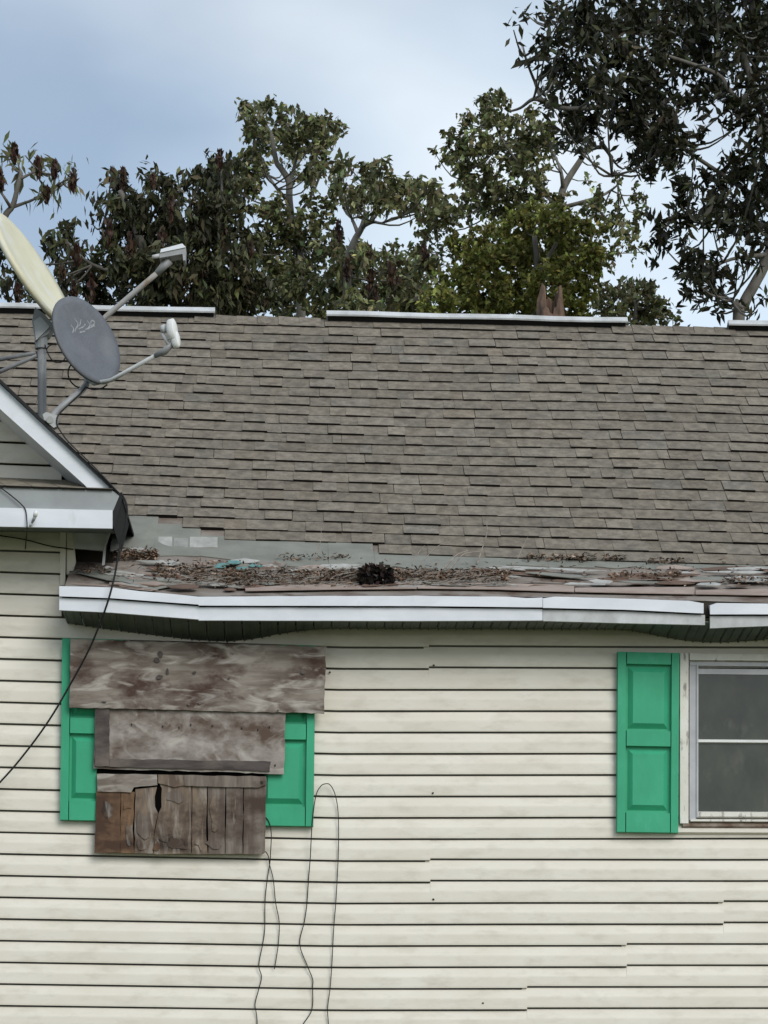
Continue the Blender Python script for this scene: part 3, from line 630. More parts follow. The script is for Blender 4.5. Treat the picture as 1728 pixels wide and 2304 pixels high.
# ================================================================== satellite dishes
def frame(n, up):
    n = n.normalized(); y = (up - n * up.dot(n)).normalized(); x = y.cross(n); return x, y, n
def dish(mb, c, x, y, n, rx_, ry_, depth, th, mf=0):
    NR, NA = 7, 40; V = []; fs = []
    for layer in (0, 1):
        for r in range(NR + 1):
            rr_ = r / NR
            for a in range(NA):
                t = 2 * math.pi * a / NA; h = -depth * (1 - rr_ ** 2) - (th if layer else 0)
                k = 1 if not layer else 1.012
                V.append(c + x * (math.cos(t) * rx_ * rr_ * k) + y * (math.sin(t) * ry_ * rr_ * k) + n * (h if not (layer and r == NR) else -th * 1.6))
    for layer in (0, 1):
        b = layer * (NR + 1) * NA
        for r in range(NR):
            for a in range(NA):
                q = [b + r * NA + a, b + r * NA + (a + 1) % NA, b + (r + 1) * NA + (a + 1) % NA, b + (r + 1) * NA + a]
                fs.append(tuple(q if not layer else q[::-1]))
    b = NR * NA; e = (NR + 1) * NA + NR * NA
    for a in range(NA): fs.append((b + a, b + (a + 1) % NA, e + (a + 1) % NA, e + a))
    mb.add(V, fs, mf)
# dish one: large, cream, seen almost edge-on
D1Y = 0.02
C1 = U(z1(262, 520), D1Y); n1 = Vector((.842, -.27, .49)).normalized(); ax1 = Vector((-.5, -.02, .857))
x_, y_, n_ = frame(n1, ax1)
d1 = tag(empty('satellite_dish', U((94, 940), D1Y)), 'large cream satellite dish seen edge-on, on a grey mast above the gable', 'satellite dish', 'satellite dishes on the gable')
mb = MB(); dish(mb, C1, x_, y_, n_, .385, .375, .032, .022); ch(mb, 'reflector', M['cream'], d1, True)
mb = MB(); mb.tube([U(z1(312, 1090), D1Y), U(z1(314, 1340), D1Y), U(z1(314, 1640), D1Y - .02), U(z1(314, 1760), D1Y - .02)], .026, 14); ch(mb, 'mast', M['galv'], d1, True)
mb = MB(); mb.tube([U(z1(306, 1010), D1Y), U(z1(308, 1112), D1Y)], .037, 12); mb.prism([U(z1(*p), D1Y - .04) for p in ((262, 1050), (360, 1000), (400, 930), (330, 850), (262, 800), (238, 900))][::-1], (0, .10, 0)); ch(mb, 'bracket', M['grey_paint'], d1)
mb = MB(); mb.prism([U(z1(*p), D1Y - .052) for p in ((268, 1048), (372, 945), (300, 868), (252, 905))][::-1], (0, .01, 0)); ch(mb, 'bracket_plate', M['alu_dirty'], d1)
for p in (((270, 1140), (0, 1190), (-300, 1245)), ((275, 1162), (0, 1282), (-300, 1415))):
    mb = MB(); mb.tube([U(z1(*p[0]), D1Y), U(z1(*p[1]), D1Y + .12), U(z1(*p[2]), D1Y + .25)], .012, 8); ch(mb, 'strut', M['galv'], d1, True)
a0, a1, a2 = U(z1(430, 985), D1Y - .02), U(z1(800, 862), D1Y - .10), U(z1(1170, 548), D1Y - .16)
mb = MB(); mb.tube(smooth_path([a0, U(z1(640, 1000), D1Y - .07), a1, a2], 4), .0155, 8); ch(mb, 'feed_arm', M['rusty'], d1, True)
a3 = U(z1(1265, 448), D1Y - .18); mb = MB(); mb.tube([a2, U(z1(1215, 500), D1Y - .17), a3], [.017, .022, .028], 8); ch(mb, 'arm_collar', M['galv'], d1, True)
mb = MB(); Yb = D1Y - .23
mb.prism([U(z1(*p), Yb) for p in ((1190, 432), (1362, 402), (1368, 452), (1385, 450), (1388, 350), (1358, 328), (1200, 375))], (0, .09, 0)); ch(mb, 'feed_box', M['galv'], d1)
mb = MB(); mb.prism([U(z1(*p), Yb - .006) for p in ((1195, 392), (1388, 352), (1360, 324), (1202, 366))], (0, .10, 0)); ch(mb, 'feed_cover', M['alu'], d1)
mb = MB()
for yy in (0.0, .05):
    mb.tube([U(z1(1200, 415), Yb + .02 + yy), U(z1(1140, 425), Yb + yy)], [.014, .011], 8)
ch(mb, 'feed_horn', M['alu_dirty'], d1, True)
# dish two: smaller, grey, facing right
D2Y = -0.36
C2 = U(z1(655, 1042), D2Y); n2 = Vector((.745, -.61, .26)).normalized(); ax2 = Vector((-.32, -.02, .94))
x_, y_, n_ = frame(n2, ax2)
d2 = tag(empty('satellite_dish', U(z1(380, 1650), GY)), 'small dark grey satellite dish with faded white mark and white feed head', 'satellite dish', 'satellite dishes on the gable')
mb = MB(); dish(mb, C2, x_, y_, n_, .262, .262, .026, .010); rf = ch(mb, 'reflector', M['dishgrey'], d2, True)
# faded mark printed on the reflector
def onface(u, v):
    r2 = (u / .262) ** 2 + (v / .262) ** 2; return C2 + x_ * u + y_ * v + n_ * (-.026 * (1 - r2) + .0008)
def unface(p):
    P = U(z1(*p), D2Y); 
    d = (P - CAM); t = (C2 - n_ * .018 - CAM).dot(n_) / d.dot(n_); P = CAM + d * t - C2; return P.dot(x_), P.dot(y_)
mk = MB()
for stroke in ([(555, 885), (585, 915), (580, 955)], [(605, 890), (600, 930), (575, 945), (560, 985)], [(530, 930), (555, 960), (545, 990)], [(590, 960), (625, 945), (640, 925)], [(650, 900), (672, 930), (660, 962)],
               [(672, 930), (680, 900), (702, 910), (698, 935), (676, 935)], [(640, 965), (680, 948), (705, 940)], [(600, 985), (640, 975)]):
    pts = [unface(p) for p in stroke]
    for (u0, v0), (u1, v1) in zip(pts, pts[1:]):
        du, dv = u1 - u0, v1 - v0; l = math.hypot(du, dv) or 1; ex, ey = -dv / l * .0038, du / l * .0038
        mk.add([onface(u0 - ex, v0 - ey), onface(u1 - ex, v1 - ey), onface(u1 + ex, v1 + ey), onface(u0 + ex, v0 + ey)], [(0, 1, 2, 3)])
mko = mk.build('faded_mark', M['mark'], rf); mko.matrix_parent_inverse = Matrix.Translation(-Vector(d2.location)) @ Matrix.Identity(4)
mko.matrix_parent_inverse = Matrix.Identity(4)
Yf = D2Y - .02
mb = MB(); mb.tube(smooth_path([U(z1(385, 1640), GY - .0), U(z1(420, 1585), GY), U(z1(520, 1495), GY + .01), U(z1(610, 1420), D2Y + .04), U(z1(650, 1350), D2Y + .09), U(z1(650, 1180), D2Y + .13)], 5), .019, 10); ch(mb, 'mast', M['galv'], d2, True)
mb = MB(); mb.prism([U(z1(*p), GY - .04) for p in ((318, 1600), (345, 1582), (430, 1610), (424, 1690), (400, 1700), (330, 1640))][::-1], (0, .05, 0)); mb.tube([U(z1(372, 1640), GY - .05), U(z1(372, 1640), GY - .035)], .02, 10); ch(mb, 'foot', M['alu_dirty'], d2)
mb = MB(); q = C2 - n_ * .04; mb.tube([q, q - n_ * .07], [.07, .045], 12); mb.tube([U(z1(650, 1230), D2Y + .13), U(z1(650, 1120), D2Y + .13)], .028, 10); ch(mb, 'bracket', M['grey_paint'], d2)
h0 = U(z1(700, 1370), D2Y + .02); h1 = U(z1(830, 1345), D2Y - .04); h2 = U(z1(1160, 1162), D2Y - .24); h3 = U(z1(1285, 1070), D2Y - .30)
mb = MB(); mb.tube([U(z1(650, 1330), D2Y + .09), h0, h1, h2], [.013, .013, .012, .012], 8); ch(mb, 'feed_arm', M['alu_dirty'], d2, True)
mb = MB(); mb.tube([h2, U(z1(1230, 1130), D2Y - .28), h3], [.014, .020, .018], 8); ch(mb, 'arm_elbow', M['galv'], d2, True)
# white twin feed head: two rounded lobes facing the reflector plus grey horn
mb = MB()
for c, r1, r2, ln in (((1285, 970), .030, .062, .05), ((1312, 1045), .020, .046, .045)):
    Pc = U(z1(*c), D2Y - .32); V = []; k = 14
    for q, s in ((-.5, .75), (-.35, 1), (.35, 1), (.5, .75)):
        for a in range(k):
            t = 2 * math.pi * a / k
            V.append(Pc + Vector((.82, -.45, .1)) * (q * ln) + (Vector((.5, .85, 0)) * math.cos(t) * r1 + Vector((-.12, 0, .99)) * math.sin(t) * r2) * s)
    mb.add(V, [(i * k + a, i * k + (a + 1) % k, (i + 1) * k + (a + 1) % k, (i + 1) * k + a) for i in range(3) for a in range(k)] + [tuple(reversed(range(k))), tuple(3 * k + a for a in range(k))])
ch(mb, 'feed_head', M['white'], d2, True)
mb = MB(); mb.tube([U(z1(1235, 960), D2Y - .30), U(z1(1205, 965), D2Y - .29)], [.026, .020], 10); mb.tube([U(z1(1215, 1000), D2Y - .29), U(z1(1260, 1080), D2Y - .30)], .012, 8); ch(mb, 'feed_horn', M['alu_dirty'], d2, True)
cable('dish_cable', [(350, 1110), (375, 1085), (430, 1075), (480, 1110), (490, 1170), (455, 1212), (400, 1205), (360, 1150), (335, 1080)], .0035, 'thin black cable coiled beside the grey mast of the dishes', z1, D1Y - .04)
cable('dish_cable', [(800, 1378), (760, 1405), (700, 1415), (640, 1398), (575, 1395), (525, 1350), (508, 1290), (530, 1230), (600, 1170)], .0045, 'thin black cable looping under the small grey dish', z1, [(0, D2Y - .01), (4, D2Y + .06), (8, D2Y + .10)])
cable('dish_cable', [(640, 1400), (590, 1455), (520, 1520), (440, 1600), (425, 1640), (430, 1690), (465, 1745), (520, 1815), (700, 1990), (885, 2185)], .0045, 'black cable running from the small dish foot down along the gable roof edge', z1, [(0, D2Y + .03), (2, GY - .02), (4, GY - .045), (9, GY - .04)])
# ================================================================== debris on the eave
def leafset(P, A, Nn, ln, wd, tint, name, parent=None, m='leaf', fold=0.0):
    """P centres, A axis, Nn rough normals (n,3) -> diamonds"""
    A = A / np.linalg.norm(A, axis=1, keepdims=True); B = np.cross(Nn, A); B /= np.linalg.norm(B, axis=1, keepdims=True) + 1e-9; C = np.cross(A, B)
    ln = ln[:, None]; wd = wd[:, None]; n = len(P)
    V = np.stack([P - A * ln * .5, P - A * ln * .06 + B * wd * .5 + C * wd * fold, P + A * ln * .5, P - A * ln * .06 - B * wd * .5 + C * wd * fold], 1).reshape(-1, 3)
    me = bpy.data.meshes.new(name); me.vertices.add(4 * n); me.vertices.foreach_set('co', V.astype(np.float32).ravel())
    me.loops.add(6 * n); me.polygons.add(2 * n)
    b = np.arange(n)[:, None] * 4; idx = np.concatenate([b + [[0, 1, 2]], b + [[0, 2, 3]]], 1).ravel()
    me.loops.foreach_set('vertex_index', idx.astype(np.int32)); me.polygons.foreach_set('loop_start', np.arange(0, 6 * n, 3, dtype=np.int32))
    me.update(calc_edges=True)
    at = me.color_attributes.new('tint', 'FLOAT_COLOR', 'POINT'); c = np.ones((n, 4, 4), np.float32); c[:, :, :3] = tint[:, None, :]; at.data.foreach_set('color', c.ravel())
    me.materials.append(M[m]); return link(bpy.data.objects.new(name, me), parent)
def tints(n, base, var=.25, hue=.12):
    k = np.exp(rng.normal(0, var, (n, 1))); h = 1 + rng.normal(0, hue, (n, 3)); return np.clip(np.array(base)[None, :] * k * h, 0.002, .9)
LP = []
for x0, x1, y0, y1, n in ((246, 340, 1196, 1218, 420), (330, 470, 1222, 1270, 500), (470, 770, 1236, 1276, 900), (480, 560, 1236, 1276, 250), (850, 1095, 1236, 1272, 900), (1130, 1290, 1208, 1218, 170), (1300, 1350, 1210, 1216, 60), (1400, 1480, 1216, 1224, 80), (1320, 1480, 1244, 1262, 140), (1560, 1720, 1254, 1268, 160), (600, 760, 1208, 1216, 80), (160, 240, 1232, 1250, 90), (240, 1659, 1215, 1278, 320), (700, 780, 1240, 1270, 200)):
    for _ in range(n):
        X, v = vof(random.uniform(x0, x1), min(random.triangular(y0, y1), 1283)); LP.append(roofp(X, max(v, -.98), random.uniform(.012, .045)))
n = len(LP); bases = np.array([(.10, .062, .042), (.15, .105, .075), (.06, .04, .03), (.20, .155, .12)])[rng.integers(0, 4, n)]
tag(leafset(np.array([tuple(p) for p in LP]), rng.normal(0, 1, (n, 3)) * [1, 1, .35], rng.normal(0, .6, (n, 3)) + [0, 0, 1], rng.uniform(.015, .05, n), rng.uniform(.006, .018, n), bases * np.exp(rng.normal(0, .3, (n, 1))) * 2.7, 'leaf_litter', m='litter', fold=.25), 'brown dead leaf litter lying along the rotten eave', 'leaf litter', kind='stuff')
# dark clump
X, v = vof(812, 1266); pc = roofp(X, v, .0); n = 260
tt = rng.uniform(-1, 1, n); P = np.array([tuple(pc)] * n) + np.stack([tt * .105, rng.normal(0, .035, n), rng.uniform(.0, .125, n) * (1.0 - tt ** 2 * .35) * rng.uniform(.8, 1.1, n)], 1)
ax = np.stack([tt * .7 + rng.normal(0, .8, n), rng.normal(0, .6, n), rng.normal(.45, .6, n)], 1)
tag(leafset(P, ax, rng.normal(0, .7, (n, 3)) + [0, -1, 0], rng.uniform(.03, .065, n), rng.uniform(.02, .042, n), tints(n, (.045, .033, .029), .6), 'dead_leaf_clump', m='litter', fold=.5), 'dark brown clump of dead leaves standing up behind the gutter', 'leaf clump')
# heaps of pine-straw like twigs, then the few long ones one can pick out
def twig(pts, r, label):
    P = []
    X, v = vof(*pts[0]); base = roofp(X, v, .008)
    for i, p in enumerate(pts): P.append(U(o(*p), base.y + .03 * i))
    P[0] = base
    k = len(P) * 4 - 3; mb = MB(); mb.tube(smooth_path(P, 4), [r * (1 - .6 * i / (k - 1)) for i in range(k)], 6); return tag(mb.build('twig', M['twig'], None, True), label, 'twig', 'dry twigs on the eave')
twig([(940, 1246), (965, 1222), (985, 1200), (1010, 1190)], .007, 'thickest curved grey twig leaning right on the eave debris')
twig([(958, 1246), (985, 1215), (1004, 1196), (1040, 1192)], .005, 'grey twig beside the thickest one, its tip bent flat to the right')
twig([(1030, 1222), (1040, 1190), (1052, 1150), (1050, 1125)], .005, 'pale upright twig crossing the lowest shingles, right of the leaning ones')
twig([(905, 1235), (920, 1205), (945, 1180), (975, 1168)], .003, 'thin twig arching right above the leaf litter behind the dark clump')
twig([(672, 1240), (680, 1205), (692, 1170), (694, 1140)], .003, 'single thin dark twig standing upright left of the dark clump')
twig([(890, 1225), (898, 1205), (910, 1185), (918, 1178)], .0028, 'short thin twig just right of the dark leaf clump')
twig([(1085, 1245), (1110, 1222), (1130, 1180), (1140, 1160)], .003, 'thin faint twig farthest right on the debris')
mb = MB()
for _ in range(380):
    x0, y0 = random.choice(((random.uniform(860, 1090), random.uniform(1240, 1272)), (random.uniform(560, 760), random.uniform(1240, 1270)), (random.uniform(360, 560), random.uniform(1235, 1272))))
    X, v = vof(x0, y0); p = roofp(X, max(v, -.95), .02); a = random.uniform(-1, 1) * .9; l = random.uniform(.06, .2)
    d = Vector((math.cos(a), random.uniform(-.1, .3), math.sin(a) * .25 + .08)) * l
    mb.tube([p, p + d * .5 + Vector((0, 0, .01)), p + d], random.uniform(.0012, .003), 4)
tag(mb.build('dry_straw', M['twig']), 'fine dry straw and stems matted in the eave debris', 'straw', kind='stuff')
# ================================================================== trees
def tree(name, label, conv, Y0, dY, limbs, clumps, leaf, group='trees behind the house', extra=None, trunk_r=.2, dens=1.0, droop=.2, root=None, low=None):
    t0 = limbs[0]; P0 = U(conv(*t0[0]), Y0)
    t = tag(empty(name, (root if root is not None else P0.x, Y0, 0)), label, 'tree', group); base = Vector(t.location)
    mb = MB(); nodes = []
    for li, lm in enumerate(limbs):
        r0, r1 = (trunk_r, trunk_r * .35) if li == 0 else (trunk_r * .36, trunk_r * .12)
        pts = [U(conv(*p), Y0 + (0 if li == 0 else random.uniform(-.3, .3) * dY * .5) * (k > 0)) for k, p in enumerate(lm)]
        if li == 0: pts = [Vector((base.x, Y0, -.1)), Vector((lerp(base.x, pts[0].x, .5), Y0, pts[0].z * .5))] + pts
        sp = smooth_path(pts, 4); k = len(sp); mb.tube([p - base for p in sp], [lerp(r0, r1, (i / (k - 1)) ** .8) for i in range(k)], 8)
        nodes += sp[(k // 3 if li == 0 else 0):]
    Pl, Al, Nl, Ll, Wl, Tl = [], [], [], [], [], []
    lng, wid, col, var = leaf
    for c in clumps:
        x, y, r = c[:3]; dd = c[3] if len(c) > 3 else 1.0; cc = c[4] if len(c) > 4 else col
        yy = Y0 + random.gauss(0, .35) * dY; P = U(conv(x, y), yy); rm = r / (1.92 if conv in (t1, t2) else .96) * (yy + 13.5) / F
        nb = min(nodes, key=lambda q: (q - P).length + max(0, q.z - P.z) * 1.5)
        mid = nb.lerp(P, .5) + Vector((0, 0, -.12 * (P - nb).length))
        w = [nb - base, mid - base, P - base]; mb.tube(smooth_path(w, 3), [.013, .012, .011, .010, .008, .007, .006], 5)
        A_px = math.pi * rm * rm; n = int(dens * dd * 2.1 * A_px / (lng * wid * .34)); n = max(6, n)
        # sprays: leaves gathered round short twigs inside the clump
        ns = max(3, n // 11); d = rng.normal(0, 1, (ns, 3)); d /= np.linalg.norm(d, axis=1, keepdims=True); rad = rng.uniform(.15, 1, (ns, 1)) ** .45
        sc = np.array(P)[None] + d * rad * rm * np.array([1.0, 1.0, .82]); sid = rng.integers(0, ns, n)
        tw = rng.normal(0, 1, (ns, 3)) + d * 1.2 + [0, 0, -droop]; tw /= np.linalg.norm(tw, axis=1, keepdims=True)
        pos = sc[sid] + tw[sid] * rng.uniform(-.8, .8, (n, 1)) * lng * 1.3 + rng.normal(0, .22, (n, 3)) * lng
        ax = tw[sid] * .7 + rng.normal(0, .65, (n, 3)) + [0, 0, -droop]
        Pl.append(pos); Al.append(ax); Nl.append(rng.normal(0, .75, (n, 3)) + [0, 0, .8]); f = rng.uniform(.65, 1.25, n)
        Ll.append(lng * f); Wl.append(wid * f); Tl.append(tints(n, cc, var, .10) * np.exp(rng.normal(0, .12)))
    mb.build('trunk', M['bark'], t, True)
    cat_ = lambda a: np.concatenate(a)
    leafset(cat_(Pl) - np.array(base), cat_(Al), cat_(Nl), cat_(Ll), cat_(Wl), cat_(Tl), 'crown', t, 'leaf', .12)
    if extra:
        for x, y, h in extra:
            P = np.array(U(conv(x, y), Y0 - .3 * dY)); k = 60; hh = h / 1.92 * (Y0 + 13.5) / F
            u = rng.uniform(-1, 1, k); P = P + np.stack([rng.normal(0, .2, k) * hh * (1 - .6 * np.abs(u)), rng.normal(0, .2, k) * hh * (1 - .6 * np.abs(u)), u * hh * .9], 1)
            leafset(P - np.array(base), rng.normal(0, .3, (k, 3)) + [0, 0, -1], rng.normal(0, 1, (k, 3)), rng.uniform(.05, .11, k), rng.uniform(.025, .05, k), tints(k, (.065, .038, .026), .3), 'seed_cluster', t, 'leaf', .2)
    return t
GD, GM, GB, GO = (.066, .068, .034), (.160, .165, .078), (.235, .240, .066), (.055, .052, .032)
# far left sprig
tree('sumac_tree', 'bare-stemmed sumac with drooping brown seed heads at the far left edge', t1, 9.5, 1.0,
     [[(-40, 900), (-20, 700), (20, 555), (55, 505), (75, 430), (92, 360)], [(50, 512), (100, 495), (150, 475), (230, 425), (300, 385)], [(48, 515), (20, 470), (0, 440), (-15, 400)], [(230, 425), (240, 370)], [(150, 475), (195, 450)], [(85, 390), (165, 350)]],
     [(70, 275, 36, .8), (30, 290, 30, .7), (110, 290, 24, .6), (60, 335, 40, .8), (165, 345, 34, .8), (200, 350, 30, .5), (240, 350, 28, .7), (300, 370, 40, .8), (300, 430, 40, .8), (275, 410, 35, .7), (200, 450, 38, .8), (165, 455, 24, .6), (0, 400, 26), (-20, 440, 40)],
     (.15, .040, GM, .3), extra=[(62, 280, 42), (165, 340, 42), (237, 350, 38), (315, 395, 55), (203, 455, 35), (0, 400, 45)], trunk_r=.055, dens=.85, droop=.9)
# left mass
tree('sumac_tree', 'dark brownish sumac thicket crown full of hanging seed heads behind the cream dish', t1, 11.5, 1.6,
     [[(620, 900), (640, 760), (600, 640), (560, 540), (520, 440)], [(630, 760), (720, 620), (720, 480), (680, 420)], [(620, 800), (480, 720), (440, 600)], [(610, 820), (400, 760), (290, 660)], [(640, 760), (850, 640), (950, 480), (955, 360)], [(640, 800), (900, 760), (1020, 650)]],
     [(500, 440, 50), (530, 400, 40), (480, 385, 20), (600, 520, 80), (660, 390, 40), (690, 425, 60), (740, 450, 50), (720, 540, 80), (480, 510, 50), (420, 490, 26, .6), (400, 585, 24, .6), (560, 620, 95), (700, 640, 120), (470, 640, 55), (290, 625, 45), (250, 660, 40), (225, 700, 45), (330, 700, 55, .8), (380, 800, 85), (260, 780, 40, .7), (300, 850, 50, .8), (480, 760, 90), (600, 790, 110), (760, 780, 140), (860, 680, 140), (900, 560, 120), (860, 420, 80), (930, 340, 55), (985, 330, 40), (950, 440, 90), (1000, 540, 80), (1030, 640, 70), (1000, 780, 140), (900, 880, 100), (1080, 880, 110), (20, 700, 46), (10, 860, 45, .8), (90, 860, 40, .7), (60, 800, 40, .5), (150, 890, 50, .8), (420, 900, 70), (530, 900, 60, .7), (700, 900, 90), (860, 950, 90), (640, 960, 80), (1010, 950, 90)],
     (.12, .045, GD, .52), extra=[(485, 385, 45), (530, 395, 50), (660, 400, 30), (740, 520, 60), (470, 620, 55), (330, 720, 50), (395, 860, 60), (75, 890, 50), (270, 790, 35), (950, 310, 45), (930, 540, 70), (830, 540, 60), (700, 660, 60), (880, 780, 60), (960, 640, 60), (320, 880, 50), (860, 600, 60), (1080, 690, 50), (560, 680, 60), (780, 850, 50)], trunk_r=.085, dens=1.9, droop=.8)
# middle tall tree
tree('hardwood_tree', 'tall mid-green tree with airy top and pale forked trunk above the roof middle', t1, 17, 2.2,
     [[(1300, 950), (1290, 700), (1262, 580), (1250, 480), (1247, 400), (1215, 345), (1192, 310), (1170, 200), (1120, 120)], [(1250, 410), (1275, 320), (1300, 230), (1330, 150)], [(1247, 490), (1185, 415), (1155, 370), (1090, 320)], [(1262, 580), (1340, 470), (1390, 350), (1420, 220)], [(1285, 660), (1190, 560), (1150, 500)]],
     [(1070, 90, 40), (1130, 80, 45), (1170, 75, 32), (1100, 150, 60), (1060, 170, 34, .6), (1110, 215, 50), (1160, 250, 55), (1215, 125, 38), (1240, 110, 30), (1235, 195, 55), (1290, 220, 75), (1325, 140, 46), (1380, 170, 55), (1415, 150, 40), (1450, 175, 40), (1460, 205, 26, .7), (1400, 240, 60), (1260, 285, 60), (1390, 340, 50), (1340, 370, 45), (1290, 370, 34), (1360, 290, 40), (1080, 290, 60), (1040, 350, 60), (1110, 360, 46), (1090, 430, 55), (1030, 430, 55), (1120, 330, 40), (1180, 500, 50), (1140, 530, 45), (1215, 545, 45), (1330, 490, 40), (1400, 505, 42), (1290, 590, 60), (1370, 570, 60), (1230, 640, 80), (1350, 690, 90), (1190, 740, 110), (1140, 640, 60), (1430, 690, 80), (1300, 840, 110), (1440, 850, 100), (1170, 890, 100), (1080, 700, 60), (1390, 950, 90), (1250, 960, 90)],
     (.105, .055, GM, .52), trunk_r=.08, dens=1.6, droop=.25)
tree('hardwood_tree', 'smaller mid-green tree with brown drooping leaves right of the airy tall tree', t1, 14, 1.8,
     [[(1500, 980), (1500, 760), (1530, 660), (1565, 595), (1580, 530)], [(1565, 595), (1610, 575), (1650, 580), (1690, 560)], [(1545, 620), (1520, 560), (1500, 520)], [(1600, 580), (1640, 450)]],
     [(1480, 340, 38), (1455, 370, 30, .7), (1500, 320, 24, .7), (1510, 430, 60), (1455, 420, 46), (1590, 360, 46), (1640, 350, 40), (1600, 430, 60), (1540, 480, 50), (1640, 470, 60), (1520, 515, 34), (1700, 420, 40), (1690, 490, 60), (1730, 450, 50), (1780, 440, 45), (1830, 450, 42), (1800, 500, 52), (1860, 430, 46), (1890, 470, 46), (1840, 530, 38, .7), (1590, 560, 22, .5), (1540, 720, 70), (1590, 740, 70), (1500, 780, 80), (1600, 860, 90), (1470, 840, 80), (1680, 720, 40, .8), (1700, 790, 70), (1690, 880, 70), (1760, 800, 60), (1800, 860, 70), (1850, 760, 60), (1540, 940, 90), (1740, 940, 80)],
     (.115, .050, GM, .52), extra=[(1465, 620, 45), (1590, 720, 50), (1500, 780, 50), (1690, 800, 60), (1720, 870, 60), (1600, 830, 50), (1840, 730, 50), (1620, 900, 50), (1770, 900, 50)], trunk_r=.08, dens=1.7, droop=.55)
# right-centre tree, green upper crown
tree('hardwood_tree', 'broad grey-green tree whose pale fork shows between the big dark tree and bright bush', t2, 19, 2.5,
     [[(740, 1350), (750, 1000), (765, 850), (792, 780), (850, 690), (900, 600)], [(775, 820), (765, 745), (745, 690), (700, 600)], [(760, 900), (640, 780), (520, 620), (460, 480)], [(750, 960), (500, 900), (330, 740)], [(760, 900), (930, 850), (1010, 800)]],
     [(430, 440, 36), (470, 425, 34), (510, 440, 34), (420, 500, 50), (345, 525, 34), (365, 560, 30, .7), (480, 520, 60), (560, 540, 46), (620, 510, 42), (660, 540, 40), (300, 600, 46), (265, 580, 24, .6), (320, 660, 55), (275, 690, 40, .6), (400, 620, 70), (480, 640, 75), (560, 650, 80), (640, 610, 70), (360, 720, 65), (430, 750, 60), (640, 720, 75), (560, 740, 60), (650, 800, 70), (400, 810, 55), (330, 790, 34, .6), (222, 665, 22, .6), (500, 830, 60), (500, 890, 100), (370, 890, 80), (260, 950, 80), (200, 1000, 60), (620, 880, 80), (760, 870, 50, .8), (690, 640, 60), (700, 560, 50), (180, 1080, 70, .8), (150, 1180, 80, .8), (60, 1090, 60, .6), (50, 1220, 80, .9), (130, 1300, 90), (20, 1330, 70), (940, 850, 44, .8), (1010, 790, 34, .6), (920, 900, 60, .8), (1090, 840, 40, .5), (1100, 900, 50, .6), (1020, 920, 50, .6), (990, 1000, 70, .6), (1080, 980, 50, .5), (1110, 1090, 40, .4), (960, 1110, 60, .7), (910, 710, 26, .5), (880, 780, 30, .4), (1040, 1060, 50, .4)],
     (.105, .058, (.155, .160, .072), .5), extra=[(170, 1120, 60), (60, 1180, 70), (40, 1270, 60), (130, 1230, 50)], trunk_r=.10, dens=1.45, droop=.3)
# bright bush tree
tree('leafy_tree', 'rounded yellow-green tree rising over the ridge vent in front of the broad tree', t2, 11, 1.3,
     [[(640, 1500), (650, 1300), (660, 1150), (650, 1020)], [(650, 1300), (450, 1180), (400, 1080)], [(655, 1250), (850, 1150), (860, 1060)], [(655, 1200), (760, 1020), (750, 960)]],
     [(480, 1050, 120), (600, 975, 100), (740, 960, 90), (830, 1030, 110), (690, 1080, 150), (850, 1160, 100), (560, 1180, 150), (390, 1140, 110), (330, 1060, 70), (720, 1240, 130), (450, 1280, 130), (310, 1250, 100), (840, 1280, 80), (230, 1310, 90), (560, 1330, 120), (800, 1370, 90), (400, 1380, 100), (900, 1090, 60), (930, 1000, 40, .7), (650, 930, 60)],
     (.070, .042, GB, .45), trunk_r=.08, dens=2.0, droop=.2)
# low bush right
tree('leafy_tree', 'low green treetop just over the ridge at the end of the long vent', t2, 12.5, 1.0,
     [[(1080, 1550), (1085, 1400), (1090, 1300)], [(1085, 1400), (1170, 1300)], [(1085, 1400), (980, 1320)]],
     [(1000, 1280, 55), (1075, 1260, 60), (1140, 1240, 46), (1170, 1300, 46), (1090, 1330, 75), (960, 1330, 60), (1210, 1370, 40, .8), (1270, 1385, 30, .6), (930, 1270, 40, .7), (1040, 1220, 30, .5), (1150, 1380, 60), (1020, 1400, 70)],
     (.09, .045, GM, .36), trunk_r=.06, dens=1.7)
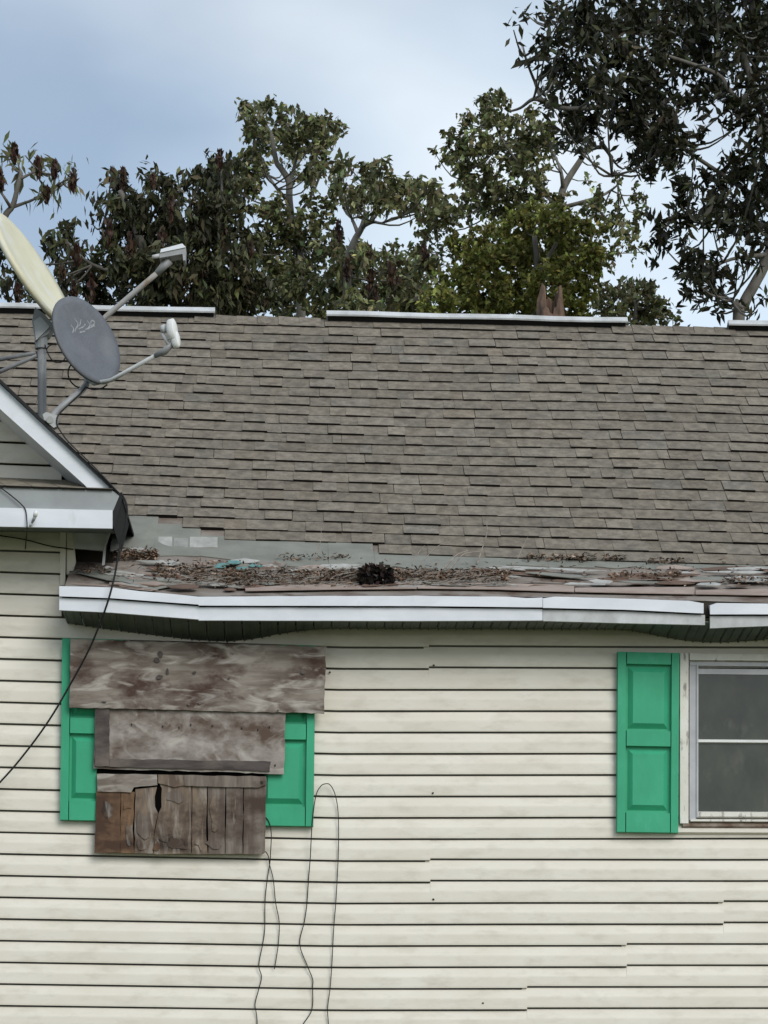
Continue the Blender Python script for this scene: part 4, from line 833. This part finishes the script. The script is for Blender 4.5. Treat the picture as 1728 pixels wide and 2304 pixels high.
# big dark tree
tree('dark_tree', 'big dark overhanging tree filling the upper right with sky gaps', t2, 9, 2.6,
     [[(1530, 1500), (1550, 1330), (1600, 1230), (1650, 1130), (1680, 980), (1690, 760), (1660, 560), (1600, 380), (1540, 200), (1480, 40)], [(1680, 900), (1500, 780), (1380, 700), (1230, 600), (1120, 520), (960, 460), (830, 500)], [(1650, 560), (1500, 400), (1440, 320), (1250, 250), (1100, 200), (930, 120), (800, 50)], [(1130, 270), (1120, 340), (1100, 410), (1110, 480)], [(960, 460), (800, 470), (692, 440), (650, 350), (615, 260), (600, 200)], [(692, 440), (645, 428), (590, 466), (540, 482)], [(1660, 1100), (1500, 1120), (1380, 1180)], [(1690, 1000), (1500, 920), (1300, 960)], [(940, 620), (980, 680), (985, 760)], [(1550, 1330), (1500, 1300), (1440, 1250)]],
     [(600, 50, 34, .45), (560, 130, 30, .4), (650, 90, 36, .45), (585, 230, 28, .45), (720, 60, 50, .8), (790, 40, 70), (770, 140, 70, .9), (870, 60, 85), (850, 180, 80), (690, 200, 44), (760, 250, 80), (740, 330, 70), (830, 300, 70), (670, 250, 34), (950, 120, 110), (1050, 60, 120), (1150, 100, 130), (1280, 80, 130), (1400, 70, 130), (1550, 80, 150), (1640, 150, 110), (1000, 230, 110), (1120, 250, 120), (1230, 200, 110), (1370, 200, 120), (1480, 200, 90), (1600, 250, 90), (960, 380, 90), (880, 420, 80), (760, 470, 65), (720, 450, 40), (820, 520, 80), (910, 520, 70), (800, 590, 55), (870, 590, 50), (750, 640, 34, .7), (870, 650, 36, .8), (1050, 400, 110), (1150, 390, 110), (1290, 300, 60), (1400, 320, 80), (1420, 420, 80), (1340, 440, 70), (1220, 480, 90), (1120, 530, 110), (1030, 510, 70), (1250, 590, 100), (1330, 590, 55, .8), (1160, 640, 100), (1250, 680, 80), (1080, 690, 55), (1150, 740, 55), (1340, 680, 40, .7), (1490, 460, 65), (1560, 400, 65), (1630, 470, 80), (1650, 360, 70), (1560, 520, 60), (1500, 570, 34, .5), (1640, 620, 75), (1560, 690, 65), (1510, 730, 45), (1640, 760, 95), (1560, 800, 90), (1450, 800, 70), (1370, 790, 60), (1290, 800, 44), (1270, 870, 60), (1380, 900, 85), (1480, 900, 85), (1590, 900, 90), (1290, 960, 65), (1230, 1000, 65), (1170, 960, 36, .8), (1210, 1070, 50), (1420, 990, 60, .5), (1600, 1010, 85), (1500, 1010, 50, .5), (1280, 1080, 44), (1370, 1130, 80), (1330, 1200, 70), (1450, 1190, 75), (1530, 1120, 55, .8), (1620, 1090, 60, .8), (1390, 1270, 50), (1320, 1280, 36, .8), (1640, 1280, 44, .6), (1580, 1350, 40, .5), (1480, 1320, 40, .5), (1420, 1350, 40, .4), (1720, 300, 120), (1740, 600, 120), (1730, 900, 110), (1720, 60, 120), (1850, 300, 150), (1900, 600, 140), (1840, 880, 120), (1950, 130, 150), (2000, 420, 130)],
     (.135, .045, (.038, .039, .021), .55), trunk_r=.075, dens=1.12, droop=.35, root=U(t2(1520, 1400), 9).x)
# snag
mb = MB(); Ys = 8.5; base = U(o(1188, 700), Ys); base.z = 0
sn = tag(empty('dead_snag', base), 'broken bare brown tree snag poking above the long ridge vent', 'dead tree')
mb.tube([(0, 0, -.1), (.03, 0, 2), (.02, 0, 4.5), (0, 0, U(o(1190, 705), Ys).z)], [.24, .22, .2, .16], 12); mb.build('trunk', M['snag'], sn, True)
ring = 26; V = []; fs = []
zt = lambda y: U(o(1190, y), Ys).z
for a in range(ring):
    q = 2 * math.pi * a / ring; c, sn_ = math.cos(q), math.sin(q)       # sn_ < 0 faces the camera
    top = 640 + 46 * max(0, -sn_) ** 2 - 30 * max(0, -c) ** 3 - 14 * max(0, c) ** 2 + random.uniform(-12, 12)
    r = .135 * random.uniform(.88, 1.14); x = c * r - .01
    lean = .03 * max(0, -c)
    for zz, k_, dx in ((zt(712) - .5, 1.0, 0), (zt(700), random.uniform(.92, 1.08), 0), (lerp(zt(700), zt(top), .55), random.uniform(.82, 1.0), lean * .5), (zt(top), .74, lean), (zt(top) - .02, .60, lean), (zt(705), .55, 0)):
        V.append((c * r * k_ + dx, sn_ * r * k_, zz))
m_ = 6
for a in range(ring):
    b = (a + 1) % ring
    for q in range(m_ - 1): fs.append((a * m_ + q, b * m_ + q, b * m_ + q + 1, a * m_ + q + 1))
mb = MB(); mb.add(V, fs); mb.build('broken_top', M['snag'], sn)
mb = MB(); mb.tube([(0, 0, zt(712)), (0, 0, zt(704))], .08, 10); mb.build('hollow_shade', M['dark'], sn)  # dark plug painting the shade inside the broken trunk
